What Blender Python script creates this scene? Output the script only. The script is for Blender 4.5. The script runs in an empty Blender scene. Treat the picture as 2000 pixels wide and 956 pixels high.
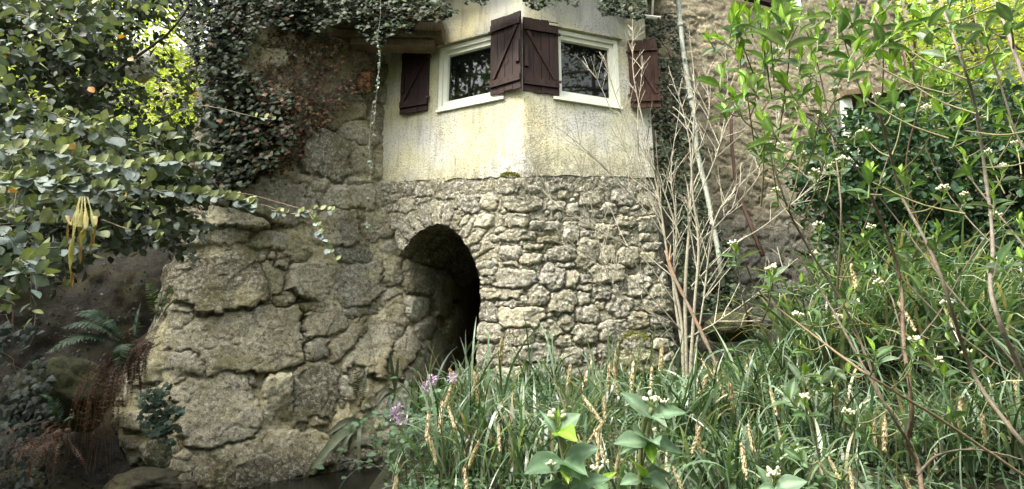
import bpy, math, random
import numpy as np
from mathutils import Vector, Matrix
R = math.radians
rng = np.random.default_rng(11); random.seed(5)
S = bpy.context.scene; COL = S.collection

# ------------------------------------------------------------------ camera
PITCH = R(15); F = 1150.0; CX, CY = 1000.0, 400.0
CAMP = np.array([0, 0, 1.5])
cd = bpy.data.cameras.new('camera'); cam = bpy.data.objects.new('camera', cd); COL.objects.link(cam)
cam.location = CAMP; cam.rotation_euler = (R(90) + PITCH, 0, 0)
cd.sensor_width = 36; cd.lens = F / 2000 * 36; cd.shift_y = -78 / 2000
cd.clip_start = 0.05; cd.clip_end = 500
S.camera = cam
# ------------------------------------------------------------------ light
SUN_EL, SUN_AZ = R(54), R(180 + 52)     # azimuth from +Y towards +X: a veiled sun high behind the viewer's left shoulder
w = bpy.data.worlds.new('World'); S.world = w; w.use_nodes = True
nt = w.node_tree; bg = nt.nodes['Background']
sk = nt.nodes.new('ShaderNodeTexSky'); sk.sky_type = 'NISHITA'; sk.sun_disc = False
sk.sun_elevation = SUN_EL; sk.sun_rotation = SUN_AZ; sk.air_density = 1.0; sk.dust_density = 2.5; sk.ozone_density = 1.0
hs_ = nt.nodes.new('ShaderNodeHueSaturation'); hs_.inputs['Saturation'].default_value = .16; nt.links.new(sk.outputs[0], hs_.inputs['Color']); nt.links.new(hs_.outputs[0], bg.inputs[0]); bg.inputs[1].default_value = 0.12
sl = bpy.data.lights.new('sun', 'SUN'); sl.energy = 1.5; sl.angle = R(22); sl.color = (1, .93, .79)
so = bpy.data.objects.new('sun', sl); COL.objects.link(so)
sd = Vector((math.sin(SUN_AZ) * math.cos(SUN_EL), math.cos(SUN_AZ) * math.cos(SUN_EL), math.sin(SUN_EL)))
so.rotation_euler = sd.to_track_quat('Z', 'Y').to_euler(); so.location = (0, 0, 20)
S.view_settings.view_transform = 'Standard'; S.view_settings.look = 'None'
S.view_settings.exposure = 2.78; S.view_settings.gamma = 1
S.view_settings.use_curve_mapping = False

# ------------------------------------------------------------------ helpers
FW = np.array([0, math.cos(PITCH), math.sin(PITCH)]); UP = np.array([0, -math.sin(PITCH), math.cos(PITCH)])
def ray(px, py):
    px = np.asarray(px, float); py = np.asarray(py, float)
    x = (px - CX) / F; y = (CY - py) / F
    return np.stack([x, FW[1] + y * UP[1], FW[2] + y * UP[2]], -1)
def at(px, py, Y):
    """point of the place seen at photo pixel px,py standing at distance Y"""
    d = ray(px, py); return CAMP + d * (np.asarray(Y, float) / d[..., 1])[..., None]
def project(P):
    q = P - CAMP; dz = q @ FW; return CX + F * q[..., 0] / dz, CY - F * (q @ UP) / dz
def on_face(px, py, A, B):
    """ray hits vertical plane through plan points A,B; returns u (distance from A) and z"""
    d = ray(px, py); ab = np.array(B) - np.array(A); L = np.hypot(*ab); n = np.array([-ab[1], ab[0]])
    t = (n @ (np.array(A) - CAMP[:2])) / (n @ d[:2]); p = CAMP + d * t
    return float((p[:2] - A) @ ab / L), float(p[2])
def nrm(v): return v / np.maximum(np.linalg.norm(v, axis=-1, keepdims=True), 1e-9)
def smooth(a, b, x): t = np.clip((x - a) / (b - a), 0, 1); return t * t * (3 - 2 * t)
def _hash(i, j, k, seed):
    h = (i * 374761393 + j * 668265263 + k * 2147483647 + seed * 974634777) & 0xffffffff
    h = ((h ^ (h >> 13)) * 1274126177) & 0xffffffff
    return ((h ^ (h >> 16)) & 0xffff) / 65535.0
def vnoise(p, seed=0):
    p = np.asarray(p, float); i = np.floor(p).astype(np.int64); f = p - i; f = f * f * (3 - 2 * f); r = 0
    for a in (0, 1):
        for b in (0, 1):
            for c in (0, 1):
                wt = (f[..., 0] if a else 1 - f[..., 0]) * (f[..., 1] if b else 1 - f[..., 1]) * (f[..., 2] if c else 1 - f[..., 2])
                r = r + wt * _hash(i[..., 0] + a, i[..., 1] + b, i[..., 2] + c, seed)
    return r * 2 - 1
def fbm(p, o=4, seed=0):
    r = 0; a = 1
    for k in range(o): r = r + a * vnoise(np.asarray(p) * 2 ** k, seed + k); a *= .5
    return r / 1.6

class MB:
    """collects geometry, builds ONE mesh object"""
    def __init__(s): s.V = []; s.Lp = []; s.T = []; s.C = []; s.n = 0
    def add(s, V, L, T, col):
        V = np.asarray(V, float).reshape(-1, 3); s.V.append(V); s.Lp.append(np.asarray(L, np.int64) + s.n); s.T.append(np.asarray(T, np.int64))
        col = np.asarray(col, float)
        if col.ndim == 1: col = np.tile(col, (len(V), 1))
        s.C.append(col); s.n += len(V)
    def inst(s, tpl, M, loc, col):
        """tpl=(V,L,T); M (n,3,3) rows = local axes; loc (n,3); col (n,3)"""
        V, L, T = tpl[:3]; n = len(loc)
        if n == 0: return
        W = np.einsum('vi,nij->nvj', V, M) + loc[:, None, :]
        LL = (L[None, :] + (np.arange(n) * len(V))[:, None]).ravel()
        cc = np.repeat(col, len(V), 0)
        if len(tpl) > 3: cc = cc * np.tile(tpl[3], n)[:, None]
        s.add(W.reshape(-1, 3), LL, np.tile(T, n), cc)
    def tube(s, pts, rad, col=(.1, .08, .06), sides=6, cap=True):
        pts = np.asarray(pts, float); n = len(pts); rad = np.broadcast_to(np.asarray(rad, float), (n,)) if np.ndim(rad) else np.full(n, rad)
        t = nrm(np.gradient(pts, axis=0)); ref = np.array([0, 0, 1.]) if abs(t[0][2]) < .9 else np.array([1., 0, 0])
        a = nrm(np.cross(t, ref)); b = np.cross(t, a)
        th = np.arange(sides) * 2 * math.pi / sides
        V = pts[:, None] + rad[:, None, None] * (np.cos(th)[None, :, None] * a[:, None] + np.sin(th)[None, :, None] * b[:, None])
        i = np.arange(n - 1)[:, None] * sides; j = np.arange(sides)[None]; j2 = (j + 1) % sides
        Q = np.stack([i + j, i + j2, i + sides + j2, i + sides + j], -1).reshape(-1)
        T = [4] * ((n - 1) * sides); L = list(Q)
        if cap: L += list(range(sides))[::-1] + [(n - 1) * sides + k for k in range(sides)]; T += [sides, sides]
        s.add(V.reshape(-1, 3), L, T, col)
    def box(s, c, h, M=None, col=(.5, .5, .5)):
        V = np.array([[x, y, z] for x in (-1, 1) for y in (-1, 1) for z in (-1, 1)], float) * np.array(h)
        if M is not None: V = V @ np.asarray(M)
        L = [0, 1, 3, 2, 4, 6, 7, 5, 0, 4, 5, 1, 2, 3, 7, 6, 0, 2, 6, 4, 1, 5, 7, 3]
        s.add(V + np.array(c), L, [4] * 6, col)
    def grid(s, P, col, mask=None):
        a, b = P.shape[:2]; i = np.arange(a - 1)[:, None] * b; j = np.arange(b - 1)[None]
        Q = np.stack([i + j, i + b + j, i + b + j + 1, i + j + 1], -1)
        if mask is not None: Q = Q[mask[:-1, :-1] & mask[1:, :-1] & mask[:-1, 1:] & mask[1:, 1:]]
        Q = Q.reshape(-1)
        s.add(P.reshape(-1, 3), Q, np.full(len(Q) // 4, 4), np.asarray(col).reshape(-1, 3) if np.ndim(col) > 1 else col)
    def build(s, name, mat, parent=None, smooth_=False, loc=None):
        me = bpy.data.meshes.new(name)
        if s.n:
            V = np.concatenate(s.V); L = np.concatenate(s.Lp); T = np.concatenate(s.T); C = np.concatenate(s.C)
            if loc is not None: V = V - np.array(loc)
            elif parent is not None and parent.get('_l') is not None: V = V - np.array(parent['_l'])
            me.vertices.add(len(V)); me.vertices.foreach_set('co', V.astype(np.float32).ravel())
            me.loops.add(len(L)); me.loops.foreach_set('vertex_index', L.astype(np.int32))
            me.polygons.add(len(T)); st = np.concatenate([[0], np.cumsum(T)[:-1]])
            me.polygons.foreach_set('loop_start', st.astype(np.int32)); me.polygons.foreach_set('loop_total', T.astype(np.int32))
            ca = me.color_attributes.new('col', 'FLOAT_COLOR', 'POINT')
            ca.data.foreach_set('color', np.concatenate([C, np.ones((len(C), 1))], 1).astype(np.float32).ravel())
            me.update(calc_edges=True); me.validate()
            sm = smooth_ or mat.name in ('leaf', 'ivy_leaf', 'sedge_blade', 'sunlit_leaf', 'fern_leaf', 'leaf_grey', 'bark', 'pale_twig', 'plain_plant')
            me.polygons.foreach_set('use_smooth', np.full(len(me.polygons), bool(sm)))
        me.materials.append(mat)
        o = bpy.data.objects.new(name, me); COL.objects.link(o)
        if loc is not None: o.location = loc
        if parent is not None: o.parent = parent
        return o
def thing(name, label, cat, loc=(0, 0, 0), group=None):
    o = bpy.data.objects.new(name, None); COL.objects.link(o); o.location = loc; o.empty_display_size = .2
    o['label'] = label; o['category'] = cat; o['_l'] = [float(c) for c in loc]
    if group: o['group'] = group
    return o
def tag(o, label=None, cat=None, group=None, kind=None):
    if label: o['label'] = label
    if cat: o['category'] = cat
    if group: o['group'] = group
    if kind: o['kind'] = kind
    return o
def sub(o, parent):                 # parent a mesh built in world space under a part of a thing
    o.parent = parent; return o

# ------------------------------------------------------------------ materials
def newmat(name):
    m = bpy.data.materials.new(name); m.use_nodes = True; t = m.node_tree; return m, t, t.nodes['Principled BSDF']
def nd(t, typ, **kw):
    n = t.nodes.new(typ)
    for k, v in kw.items(): setattr(n, k, v)
    return n
def noise(t, scale, detail=4, rough=.6, vec=None, dist=0):
    n = nd(t, 'ShaderNodeTexNoise'); n.inputs['Scale'].default_value = scale; n.inputs['Detail'].default_value = detail
    n.inputs['Roughness'].default_value = rough; n.inputs['Distortion'].default_value = dist
    if vec is None:
        g = t.nodes.get('geo') or nd(t, 'ShaderNodeNewGeometry'); g.name = 'geo'; vec = g.outputs['Position']
    t.links.new(vec, n.inputs['Vector']); return n.outputs['Fac']
def ramp(t, fac, stops):
    r = nd(t, 'ShaderNodeValToRGB'); e = r.color_ramp.elements
    while len(e) < len(stops): e.new(.5)
    for k, (p, c) in enumerate(stops): e[k].position = p; e[k].color = (*c, 1) if len(c) == 3 else c
    t.links.new(fac, r.inputs[0]); return r.outputs[0]
def gray(t, fac, a, b, lo=0., hi=1.): return ramp(t, fac, [(a, (lo,) * 3), (b, (hi,) * 3)])
def mix(t, fac, a, b, mode='MIX'):
    m = nd(t, 'ShaderNodeMix', data_type='RGBA', blend_type=mode); m.clamp_factor = True
    for s, v in ((0, fac), (6, a), (7, b)):
        if isinstance(v, (int, float)): m.inputs[s].default_value = v
        elif isinstance(v, tuple): m.inputs[s].default_value = (*v, 1)
        else: t.links.new(v, m.inputs[s])
    return m.outputs[2]
def bump(t, bs, h, strength=.5, dist=.01, prev=None):
    b = nd(t, 'ShaderNodeBump'); b.inputs['Strength'].default_value = strength; b.inputs['Distance'].default_value = dist
    t.links.new(h, b.inputs['Height'])
    if prev: t.links.new(prev, b.inputs['Normal'])
    t.links.new(b.outputs[0], bs.inputs['Normal']); return b.outputs[0]
def colattr(t): a = nd(t, 'ShaderNodeAttribute', attribute_name='col'); return a.outputs['Color']

def leaf_mat(name, rough=.45, trans=.3, spec=.5, tcol=(1.15, 1.25, .5)):
    m, t, b = newmat(name); c = colattr(t)
    c2 = mix(t, .7, c, gray(t, noise(t, 30, 5, .7), .3, .75, .5, 1.35), 'MULTIPLY')
    t.links.new(c2, b.inputs['Base Color']); b.inputs['Roughness'].default_value = rough; b.inputs['Specular IOR Level'].default_value = spec
    tr = nd(t, 'ShaderNodeBsdfTranslucent'); t.links.new(mix(t, 1., c2, tcol, 'MULTIPLY'), tr.inputs[0])
    ms = nd(t, 'ShaderNodeMixShader'); ms.inputs[0].default_value = trans
    t.links.new(b.outputs[0], ms.inputs[1]); t.links.new(tr.outputs[0], ms.inputs[2])
    t.links.new(ms.outputs[0], t.nodes['Material Output'].inputs[0]); return m
M = {}
M['leaf'] = leaf_mat('leaf', .45, .32, .35)
M['ivy'] = leaf_mat('ivy_leaf', .55, .12, .28)
M['grass'] = leaf_mat('sedge_blade', .35, .32, .6)
M['far_leaf'] = leaf_mat('sunlit_leaf', .5, .55, .4, (1.5, 1.6, .55))
M['shrub_leaf'] = leaf_mat('leaf_grey', .5, .14, .35)
M['fern'] = leaf_mat('fern_leaf', .5, .35, .4)
def bark(name, k=1.0, moss=0.0):
    m, t, b = newmat(name); c = colattr(t)
    c = mix(t, .8, c, gray(t, noise(t, 45, 4, .7), .3, .7, .45 * k, 1.35 * k), 'MULTIPLY')
    if moss: c = mix(t, gray(t, noise(t, 7, 3), .5, .65, 0, moss), c, (.07, .09, .02))
    t.links.new(c, b.inputs['Base Color']); b.inputs['Roughness'].default_value = .85
    bump(t, b, noise(t, 90, 4, .7), .5, .004); return m
M['bark'] = bark('bark'); M['twig'] = bark('pale_twig', 1.05); M['flat'] = bark('plain_plant')
def stone_mat(name, lichen, moss, speck=26., dark=.6, bmp=.7):
    m, t, b = newmat(name); c = colattr(t)
    big = noise(t, 3.0, 4, .6); mid = noise(t, 14, 6, .7); fine = noise(t, 85, 5, .75); sp = noise(t, speck, 7, .78)
    c = mix(t, .75, c, gray(t, mid, .3, .72, .5, 1.45), 'MULTIPLY')
    c = mix(t, .7, c, gray(t, fine, .34, .66, .25, 1.75), 'MULTIPLY')
    c = mix(t, gray(t, sp, .53, .62, 0, dark), c, (.035, .032, .024))                      # black algae blotches
    c = mix(t, gray(t, noise(t, 24, 8, .8, dist=.4), .515, .56, 0, lichen), c, (.66, .64, .54))   # pale lichen
    c = mix(t, gray(t, noise(t, 2.1, 5, .7), .5, .66, 0, moss), c, (.13, .115, .03))          # yellow green bloom
    t.links.new(c, b.inputs['Base Color']); b.inputs['Roughness'].default_value = .93; b.inputs['Specular IOR Level'].default_value = .2
    n1 = bump(t, b, mid, bmp, .03); bump(t, b, fine, bmp, .012, n1); return m
M['boulder'] = stone_mat('boulder_stone', .5, .6, 21, .8, 1.3)
M['squared'] = stone_mat('lichen_stone', .95, .3, 24, .7, 1.2)
M['rubble'] = stone_mat('rubble_render', .12, .25, 8, .5)
M['dark_rock'] = stone_mat('damp_shaded_rock', .02, .25, 9, .6)

def plaster_mat():
    m, t, b = newmat('roughcast_plaster')
    g = t.nodes.get('geo') or nd(t, 'ShaderNodeNewGeometry'); g.name = 'geo'
    big = noise(t, 1.1, 3, .5)
    c = ramp(t, big, [(.36, (.62, .57, .36)), (.50, (.61, .585, .44)), (.64, (.61, .60, .55))])
    sx = nd(t, 'ShaderNodeSeparateXYZ'); t.links.new(g.outputs['Position'], sx.inputs[0])
    low = nd(t, 'ShaderNodeMapRange'); t.links.new(sx.outputs[2], low.inputs[0]); low.inputs[1].default_value = 6.0; low.inputs[2].default_value = 4.1
    sp = noise(t, 42, 4, .65)
    thr = nd(t, 'ShaderNodeMath', operation='MULTIPLY_ADD'); t.links.new(low.outputs[0], thr.inputs[0]); thr.inputs[1].default_value = .075; t.links.new(sp, thr.inputs[2])
    ms = nd(t, 'ShaderNodeMath', operation='MULTIPLY_ADD'); t.links.new(noise(t, 1.7, 4, .6), ms.inputs[0]); ms.inputs[1].default_value = .30; t.links.new(thr.outputs[0], ms.inputs[2])
    rf = nd(t, 'ShaderNodeMapRange'); t.links.new(sx.outputs[0], rf.inputs[0]); rf.inputs[1].default_value = .1; rf.inputs[2].default_value = .35; rf.inputs[3].default_value = 0; rf.inputs[4].default_value = .03
    ad = nd(t, 'ShaderNodeMath', operation='ADD'); t.links.new(ms.outputs[0], ad.inputs[0]); t.links.new(rf.outputs[0], ad.inputs[1]); ms = ad
    c = mix(t, gray(t, ms.outputs[0], .735, .83, 0, .7), c, (.19, .17, .115))                 # dirt in the roughcast
    # rain streaks under sills and at the foot
    mp = nd(t, 'ShaderNodeMapping'); mp.inputs['Scale'].default_value = (5, 5, .6); t.links.new(g.outputs['Position'], mp.inputs[0])
    st = noise(t, 2.2, 5, .7, mp.outputs[0]); c = mix(t, gray(t, st, .5, .7, 0, .6), c, (.25, .23, .17))
    ft = nd(t, 'ShaderNodeMapRange'); t.links.new(sx.outputs[2], ft.inputs[0]); ft.inputs[1].default_value = 4.35; ft.inputs[2].default_value = 3.86
    fm = nd(t, 'ShaderNodeMath', operation='MULTIPLY'); t.links.new(ft.outputs[0], fm.inputs[0]); t.links.new(gray(t, noise(t, 9, 5, .7), .4, .62), fm.inputs[1])
    c = mix(t, fm.outputs[0], c, (.17, .155, .11))
    t.links.new(c, b.inputs['Base Color']); b.inputs['Roughness'].default_value = .95; b.inputs['Specular IOR Level'].default_value = .15
    n1 = bump(t, b, noise(t, 60, 3, .6), .9, .02); bump(t, b, noise(t, 5, 4), .4, .04, n1); return m
M['plaster'] = plaster_mat()
def wood_mat(name, c1, c2, flake, rough=.7):
    m, t, b = newmat(name); tc = nd(t, 'ShaderNodeTexCoord'); mp = nd(t, 'ShaderNodeMapping'); mp.inputs['Scale'].default_value = (26, 26, 2.2)
    t.links.new(tc.outputs['Object'], mp.inputs[0]); g = noise(t, 1.6, 6, .7, mp.outputs[0])
    c = ramp(t, g, [(.3, c1), (.7, c2)]); c = mix(t, gray(t, noise(t, 34, 7, .85), .60, .66, 0, .45), c, flake)
    c = mix(t, .6, c, gray(t, noise(t, 5, 3), .35, .7, .6, 1.2), 'MULTIPLY')
    t.links.new(c, b.inputs['Base Color']); b.inputs['Roughness'].default_value = rough; b.inputs['Specular IOR Level'].default_value = .2; bump(t, b, g, .9, .01); return m
M['shutter'] = wood_mat('dark_painted_wood', (.014, .006, .004), (.042, .019, .016), (.16, .15, .14), .5)
M['shutter_red'] = wood_mat('reddish_painted_wood', (.03, .012, .007), (.085, .036, .02), (.2, .16, .14), .55)
M['timber'] = wood_mat('weathered_timber', (.11, .085, .05), (.27, .21, .13), (.05, .04, .02), .9)
def plain(name, col, rough=.5, metal=0, n=.0, ns=20):
    m, t, b = newmat(name); b.inputs['Roughness'].default_value = rough; b.inputs['Metallic'].default_value = metal
    c = mix(t, max(n, .15), tuple(col), gray(t, noise(t, ns, 5, .7), .3, .7, .4, 1.3), 'MULTIPLY'); t.links.new(c, b.inputs['Base Color']); return m
M['white_frame'] = plain('cream_window_frame', (.80, .80, .68), .35, 0, .12, 3)
M['pipe'] = plain('pale_green_pipe', (.38, .40, .33), .6, 0, .8, 14)
M['iron'] = plain('rusty_iron', (.09, .05, .035), .8, .2, .8, 40)
M['tile'] = plain('roof_slate', (.10, .09, .08), .8, 0, .6, 8)
M['brick'] = plain('orange_brick', (.42, .2, .09), .9, 0, .6, 30)
M['white_paint'] = plain('white_paint', (.75, .74, .66), .7, 0, .4, 6)
m, t, b = newmat('window_glass'); b.inputs['Base Color'].default_value = (.006, .007, .006, 1); b.inputs['Roughness'].default_value = .02
b.inputs['Specular IOR Level'].default_value = .5; b.inputs['IOR'].default_value = 1.5; M['glass'] = m
m, t, b = newmat('stream_water'); b.inputs['Base Color'].default_value = (.008, .008, .006, 1); b.inputs['Roughness'].default_value = .2; b.inputs['Specular IOR Level'].default_value = .2
bump(t, b, noise(t, 9, 3), .25, .02); M['water'] = m
m, t, b = newmat('forest_soil'); c = ramp(t, noise(t, 1.3, 6, .7), [(.3, (.03, .024, .014)), (.55, (.045, .045, .02)), (.7, (.05, .065, .02))])
c = mix(t, .8, c, gray(t, noise(t, 25, 6, .8), .3, .7, .4, 1.5), 'MULTIPLY'); t.links.new(c, b.inputs['Base Color']); b.inputs['Roughness'].default_value = .95
bump(t, b, noise(t, 12, 6, .75), .9, .08); M['earth_tone'] = m

# ------------------------------------------------------------------ terrain
def chan(y): return np.interp(y, [-5, 0, 2, 5, 7, 8.3, 14], [-1.9, -1.6, -1.7, -1.95, -1.8, -1.25, 1.4])
def H(x, y):
    x = np.asarray(x, float); y = np.asarray(y, float)
    xc = chan(y); side = smooth(.35, 1.25, x - xc)
    hb = .1 + 1.02 * smooth(0, 7.4, y) + .55 * smooth(1.8, 4.2, x) * smooth(3, 6.5, y) + .7 * smooth(3.2, 6, x) * smooth(5, 8, y)
    z = .05 + side * hb
    z = z + .5 * smooth(.9, 3.5, xc - x) * smooth(-1, 3, y)
    back = np.maximum(0, y - 12) * .5 * (1 + .0 * x); z = z + np.minimum(back, 26)
    z = z + np.minimum(np.maximum(0, -x - 6.5) * .35 * smooth(2, 9, y), 12) + np.minimum(np.maximum(0, x - 8.5) * .35, 14)
    z = z + np.minimum(np.maximum(0, -y - 7) * .45, 14)
    near = smooth(14, 9, np.hypot(x, y - 4)); P = np.stack([x, y, 0 * x], -1)
    z = z + fbm(P * 1.1, 4, 3) * .07 + fbm(P * .12, 3, 9) * 1.0 * (1 - near)
    # keep the soil under the house and in the culvert low
    inh = smooth(-4.6, -3.6, x) * smooth(9.6, 8.6, x) * smooth(8.3, 8.8, y) * smooth(14, 12.5, y)
    return z * (1 - inh) + .2 * inh
def terrain():
    a = np.sinh(np.linspace(-1, 1, 301) * 3.6); a = a / a[-1] * 120
    X, Y = np.meshgrid(a, a + 5, indexing='ij'); P = np.stack([X, Y, H(X, Y)], -1)
    mb = MB(); mb.grid(P, (.05, .05, .03)); tag(mb.build('ground', M['earth_tone'], None, True), kind='structure')
terrain()
def water():
    ys = np.linspace(1, 12.5, 40); mb = MB()
    P = np.array([[[chan(y) + s * .9, y, .2 + .02 * (y - 6) * (y > 6)] for s in np.linspace(-1, 1, 6)] for y in ys])
    mb.grid(P, (.02, .02, .02)); tag(mb.build('stream_water', M['water'], None, True), kind='structure')
water()

# ------------------------------------------------------------------ stone walls
def darts(x0, x1, y0, y1, r0, r1, n, stones, sep=1.05, ok=None, asp=(1., 1.6)):
    out = []
    st = [np.array(s[:5]) for s in stones]
    A = np.array(st) if st else np.zeros((0, 5))
    for k in range(n):
        f = k / n; r = r1 + (r0 - r1) * f ** .6
        x = rng.uniform(x0, x1); y = rng.uniform(y0, y1)
        if ok is not None and not ok(x, y): continue
        if len(A):
            dx = x - A[:, 0]; dy = y - A[:, 1]
            ca, sa = np.cos(A[:, 4]), np.sin(A[:, 4]); u = dx * ca + dy * sa; v = -dx * sa + dy * ca
            if (np.sqrt((u / (A[:, 2] + r)) ** 2 + (v / (A[:, 3] + r)) ** 2)).min() < sep: continue
        asx = rng.uniform(*asp); s = [x, y, r * math.sqrt(asx), r / math.sqrt(asx), rng.normal(0, .25)]
        out.append(s); A = np.vstack([A, s])
    return out
def stone_field(px, py, stones, p=2.6, edge=1.06, soft=4.0, warp=5, wscale=.035):
    shp = px.shape; x = px.ravel(); y = py.ravel()
    x, y = x + facets(x, y, 17, warp * 1.1, 71), y + facets(x, y, 15, warp * 1.1, 72)
    q = np.stack([x * wscale, y * wscale, 0 * x], -1)
    x = x + warp * fbm(q, 3, 21); y = y + warp * fbm(q, 3, 47)
    A = np.array([s[:5] for s in stones]); n = len(x)
    d1 = np.full(n, 9.); d2 = np.full(n, 9.); i1 = np.zeros(n, int)
    for k in range(len(A)):
        cx, cy, rx, ry, a = A[k]; dx = x - cx; dy = y - cy; ca, sa = math.cos(a), math.sin(a)
        sel = (np.abs(dx) < 2.2 * max(rx, ry)) & (np.abs(dy) < 2.2 * max(rx, ry)); ix = np.where(sel)[0]
        if len(ix) == 0: continue
        u = np.abs(dx[ix] * ca + dy[ix] * sa) / rx; v = np.abs(-dx[ix] * sa + dy[ix] * ca) / ry
        d = (u ** p + v ** p) ** (1 / p)
        b = d < d1[ix]; d2[ix] = np.where(b, d1[ix], np.minimum(d2[ix], d)); d1[ix] = np.where(b, d, d1[ix]); i1[ix[b]] = k
    r = np.sqrt(A[i1, 2] * A[i1, 3]); wd = np.minimum(edge - d1, (d2 - d1) * .6) * r
    inside = smooth(-.6, 1.2, wd); dome = 1 - np.exp(-np.maximum(wd, 0) / soft)
    big = np.clip(r / 30, .35, 1.5)
    dx = (x - A[i1, 0]) / r; dy = (y - A[i1, 1]) / r
    rs = np.random.default_rng(3); gx = rs.normal(0, .22, len(A))[i1]; gy = rs.normal(0, .22, len(A))[i1]; hh = rs.uniform(.55, 1.25, len(A))[i1]
    h = inside * (dome * hh * big ** .5 * .8 + (gx * dx + gy * dy) * big * dome)
    return h.reshape(shp), inside.reshape(shp), i1.reshape(shp), wd.reshape(shp)

def facets(x, y, step, amp, seed):
    """chipped planes: every cell of a jittered scatter gets its own tilt"""
    rg = np.random.default_rng(seed); shp = x.shape; x = x.ravel() + step * .35 * vnoise(np.stack([x.ravel() / step, y.ravel() / step, 0 * x.ravel()], -1) * 1.7, seed); y = y.ravel()
    i = np.floor(x / step).astype(int); j = np.floor(y / step).astype(int); best = np.full(len(x), 1e9); out = np.zeros(len(x))
    for a in (-1, 0, 1):
        for b in (-1, 0, 1):
            ci, cj = i + a, j + b; z0 = 0 * ci; cx = (ci + _hash(ci, cj, z0, seed)) * step; cy = (cj + _hash(ci, cj, z0, seed + 1)) * step; d = (x - cx) ** 2 + ((y - cy) * 1.3) ** 2
            h = ((_hash(ci, cj, z0, seed + 2) - .5) * (x - cx) + (_hash(ci, cj, z0, seed + 3) - .5) * (y - cy)) / step + (_hash(ci, cj, z0, seed + 4) - .5) * .5
            m_ = d < best; best[m_] = d[m_]; out[m_] = h[m_]
    return (out * amp).reshape(shp)
def plan_curve(pts, ds, rounding=3):
    pts = np.array(pts, float)
    for _ in range(rounding):
        q = [pts[0]]
        for a, b in zip(pts[:-1], pts[1:]): q += [a * .75 + b * .25, a * .25 + b * .75]
        q.append(pts[-1]); pts = np.array(q)
    L = np.concatenate([[0], np.cumsum(np.hypot(*np.diff(pts, axis=0).T))]); s = np.arange(0, L[-1], ds)
    P = np.stack([np.interp(s, L, pts[:, 0]), np.interp(s, L, pts[:, 1])], -1)
    t = nrm(np.gradient(P, axis=0)); return s, P, np.stack([t[:, 1], -t[:, 0]], -1)   # normal to the right of travel

CORN = np.array([.17, 7.5]); LEFT = np.array([-2.0, 8.53]); RIGHT = np.array([2.05, 8.15])
ZP = 3.88
def zp_at(x):                       # the plaster's lower edge is not quite level
    return np.interp(x, [LEFT[0], CORN[0], RIGHT[0], RIGHT[0] + .3], [float(at(747, 358, 8.5)[2]), float(at(1027, 343, 7.47)[2]), float(at(1262, 346, 8.12)[2]), float(at(1262, 346, 8.12)[2])])
# --- traced stones: x, y, rx, ry, angle(rad) in photo pixels
left_st = [(675,202,38,40,.3),(710,185,27,9,.3),(632,235,28,26,0),(708,262,44,24,.1),(637,305,56,50,.5),(702,305,30,28,.2),(732,238,18,34,0),(741,315,13,32,0),
 (596,350,24,10,.1),(625,364,23,14,.2),(690,386,54,26,0),(740,385,12,26,0),(700,355,28,8,.1),(545,315,42,28,0),(545,395,80,42,.1),(455,345,42,20,0),(575,275,15,22,.2),
 (603,375,12,14,0),(655,445,40,36,0),(702,422,10,12,0),(738,440,32,26,-.2),(440,425,75,18,.15),(431,554,76,50,-.15),(428,462,60,16,-.05),(520,470,36,16,.1),
 (468,670,130,56,-.16),(365,710,42,26,.1),(422,807,74,70,-.5),(614,777,44,62,.15),(548,785,28,50,0),(620,821,24,14,-.1),(589,831,11,9,0),(663,812,22,28,0),(672,760,18,26,0),
 (666,788,12,9,0),(474,905,160,46,-.22),(608,551,46,34,.1),(706,551,46,46,.2),(689,499,32,15,0),(765,536,24,26,0),(759,576,22,10,-.3),(736,595,15,10,0),(698,609,32,9,-.1),
 (611,603,24,10,0),(628,632,42,24,-.35),(678,661,48,17,-.85),(730,690,46,56,.4),(776,615,18,20,0),(614,684,28,20,-.2),(782,690,24,46,.2),(778,650,16,14,0),(730,762,30,34,.2),
 (700,735,20,24,0),(818,541,28,34,.1),(833,492,20,34,.1),(862,576,20,44,0),(833,645,18,20,0),(812,600,20,24,.2),(850,690,26,40,0),(812,730,26,30,0),(887,640,16,46,0),
 (780,790,40,36,0),(836,780,30,34,0),(350,620,24,22,0)]
def z8(l): return [(700 + a * .492, 330 + b * .492, c * .492, d * .492, (e[0] if e else 0)) for a, b, c, d, *e in l]
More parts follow.
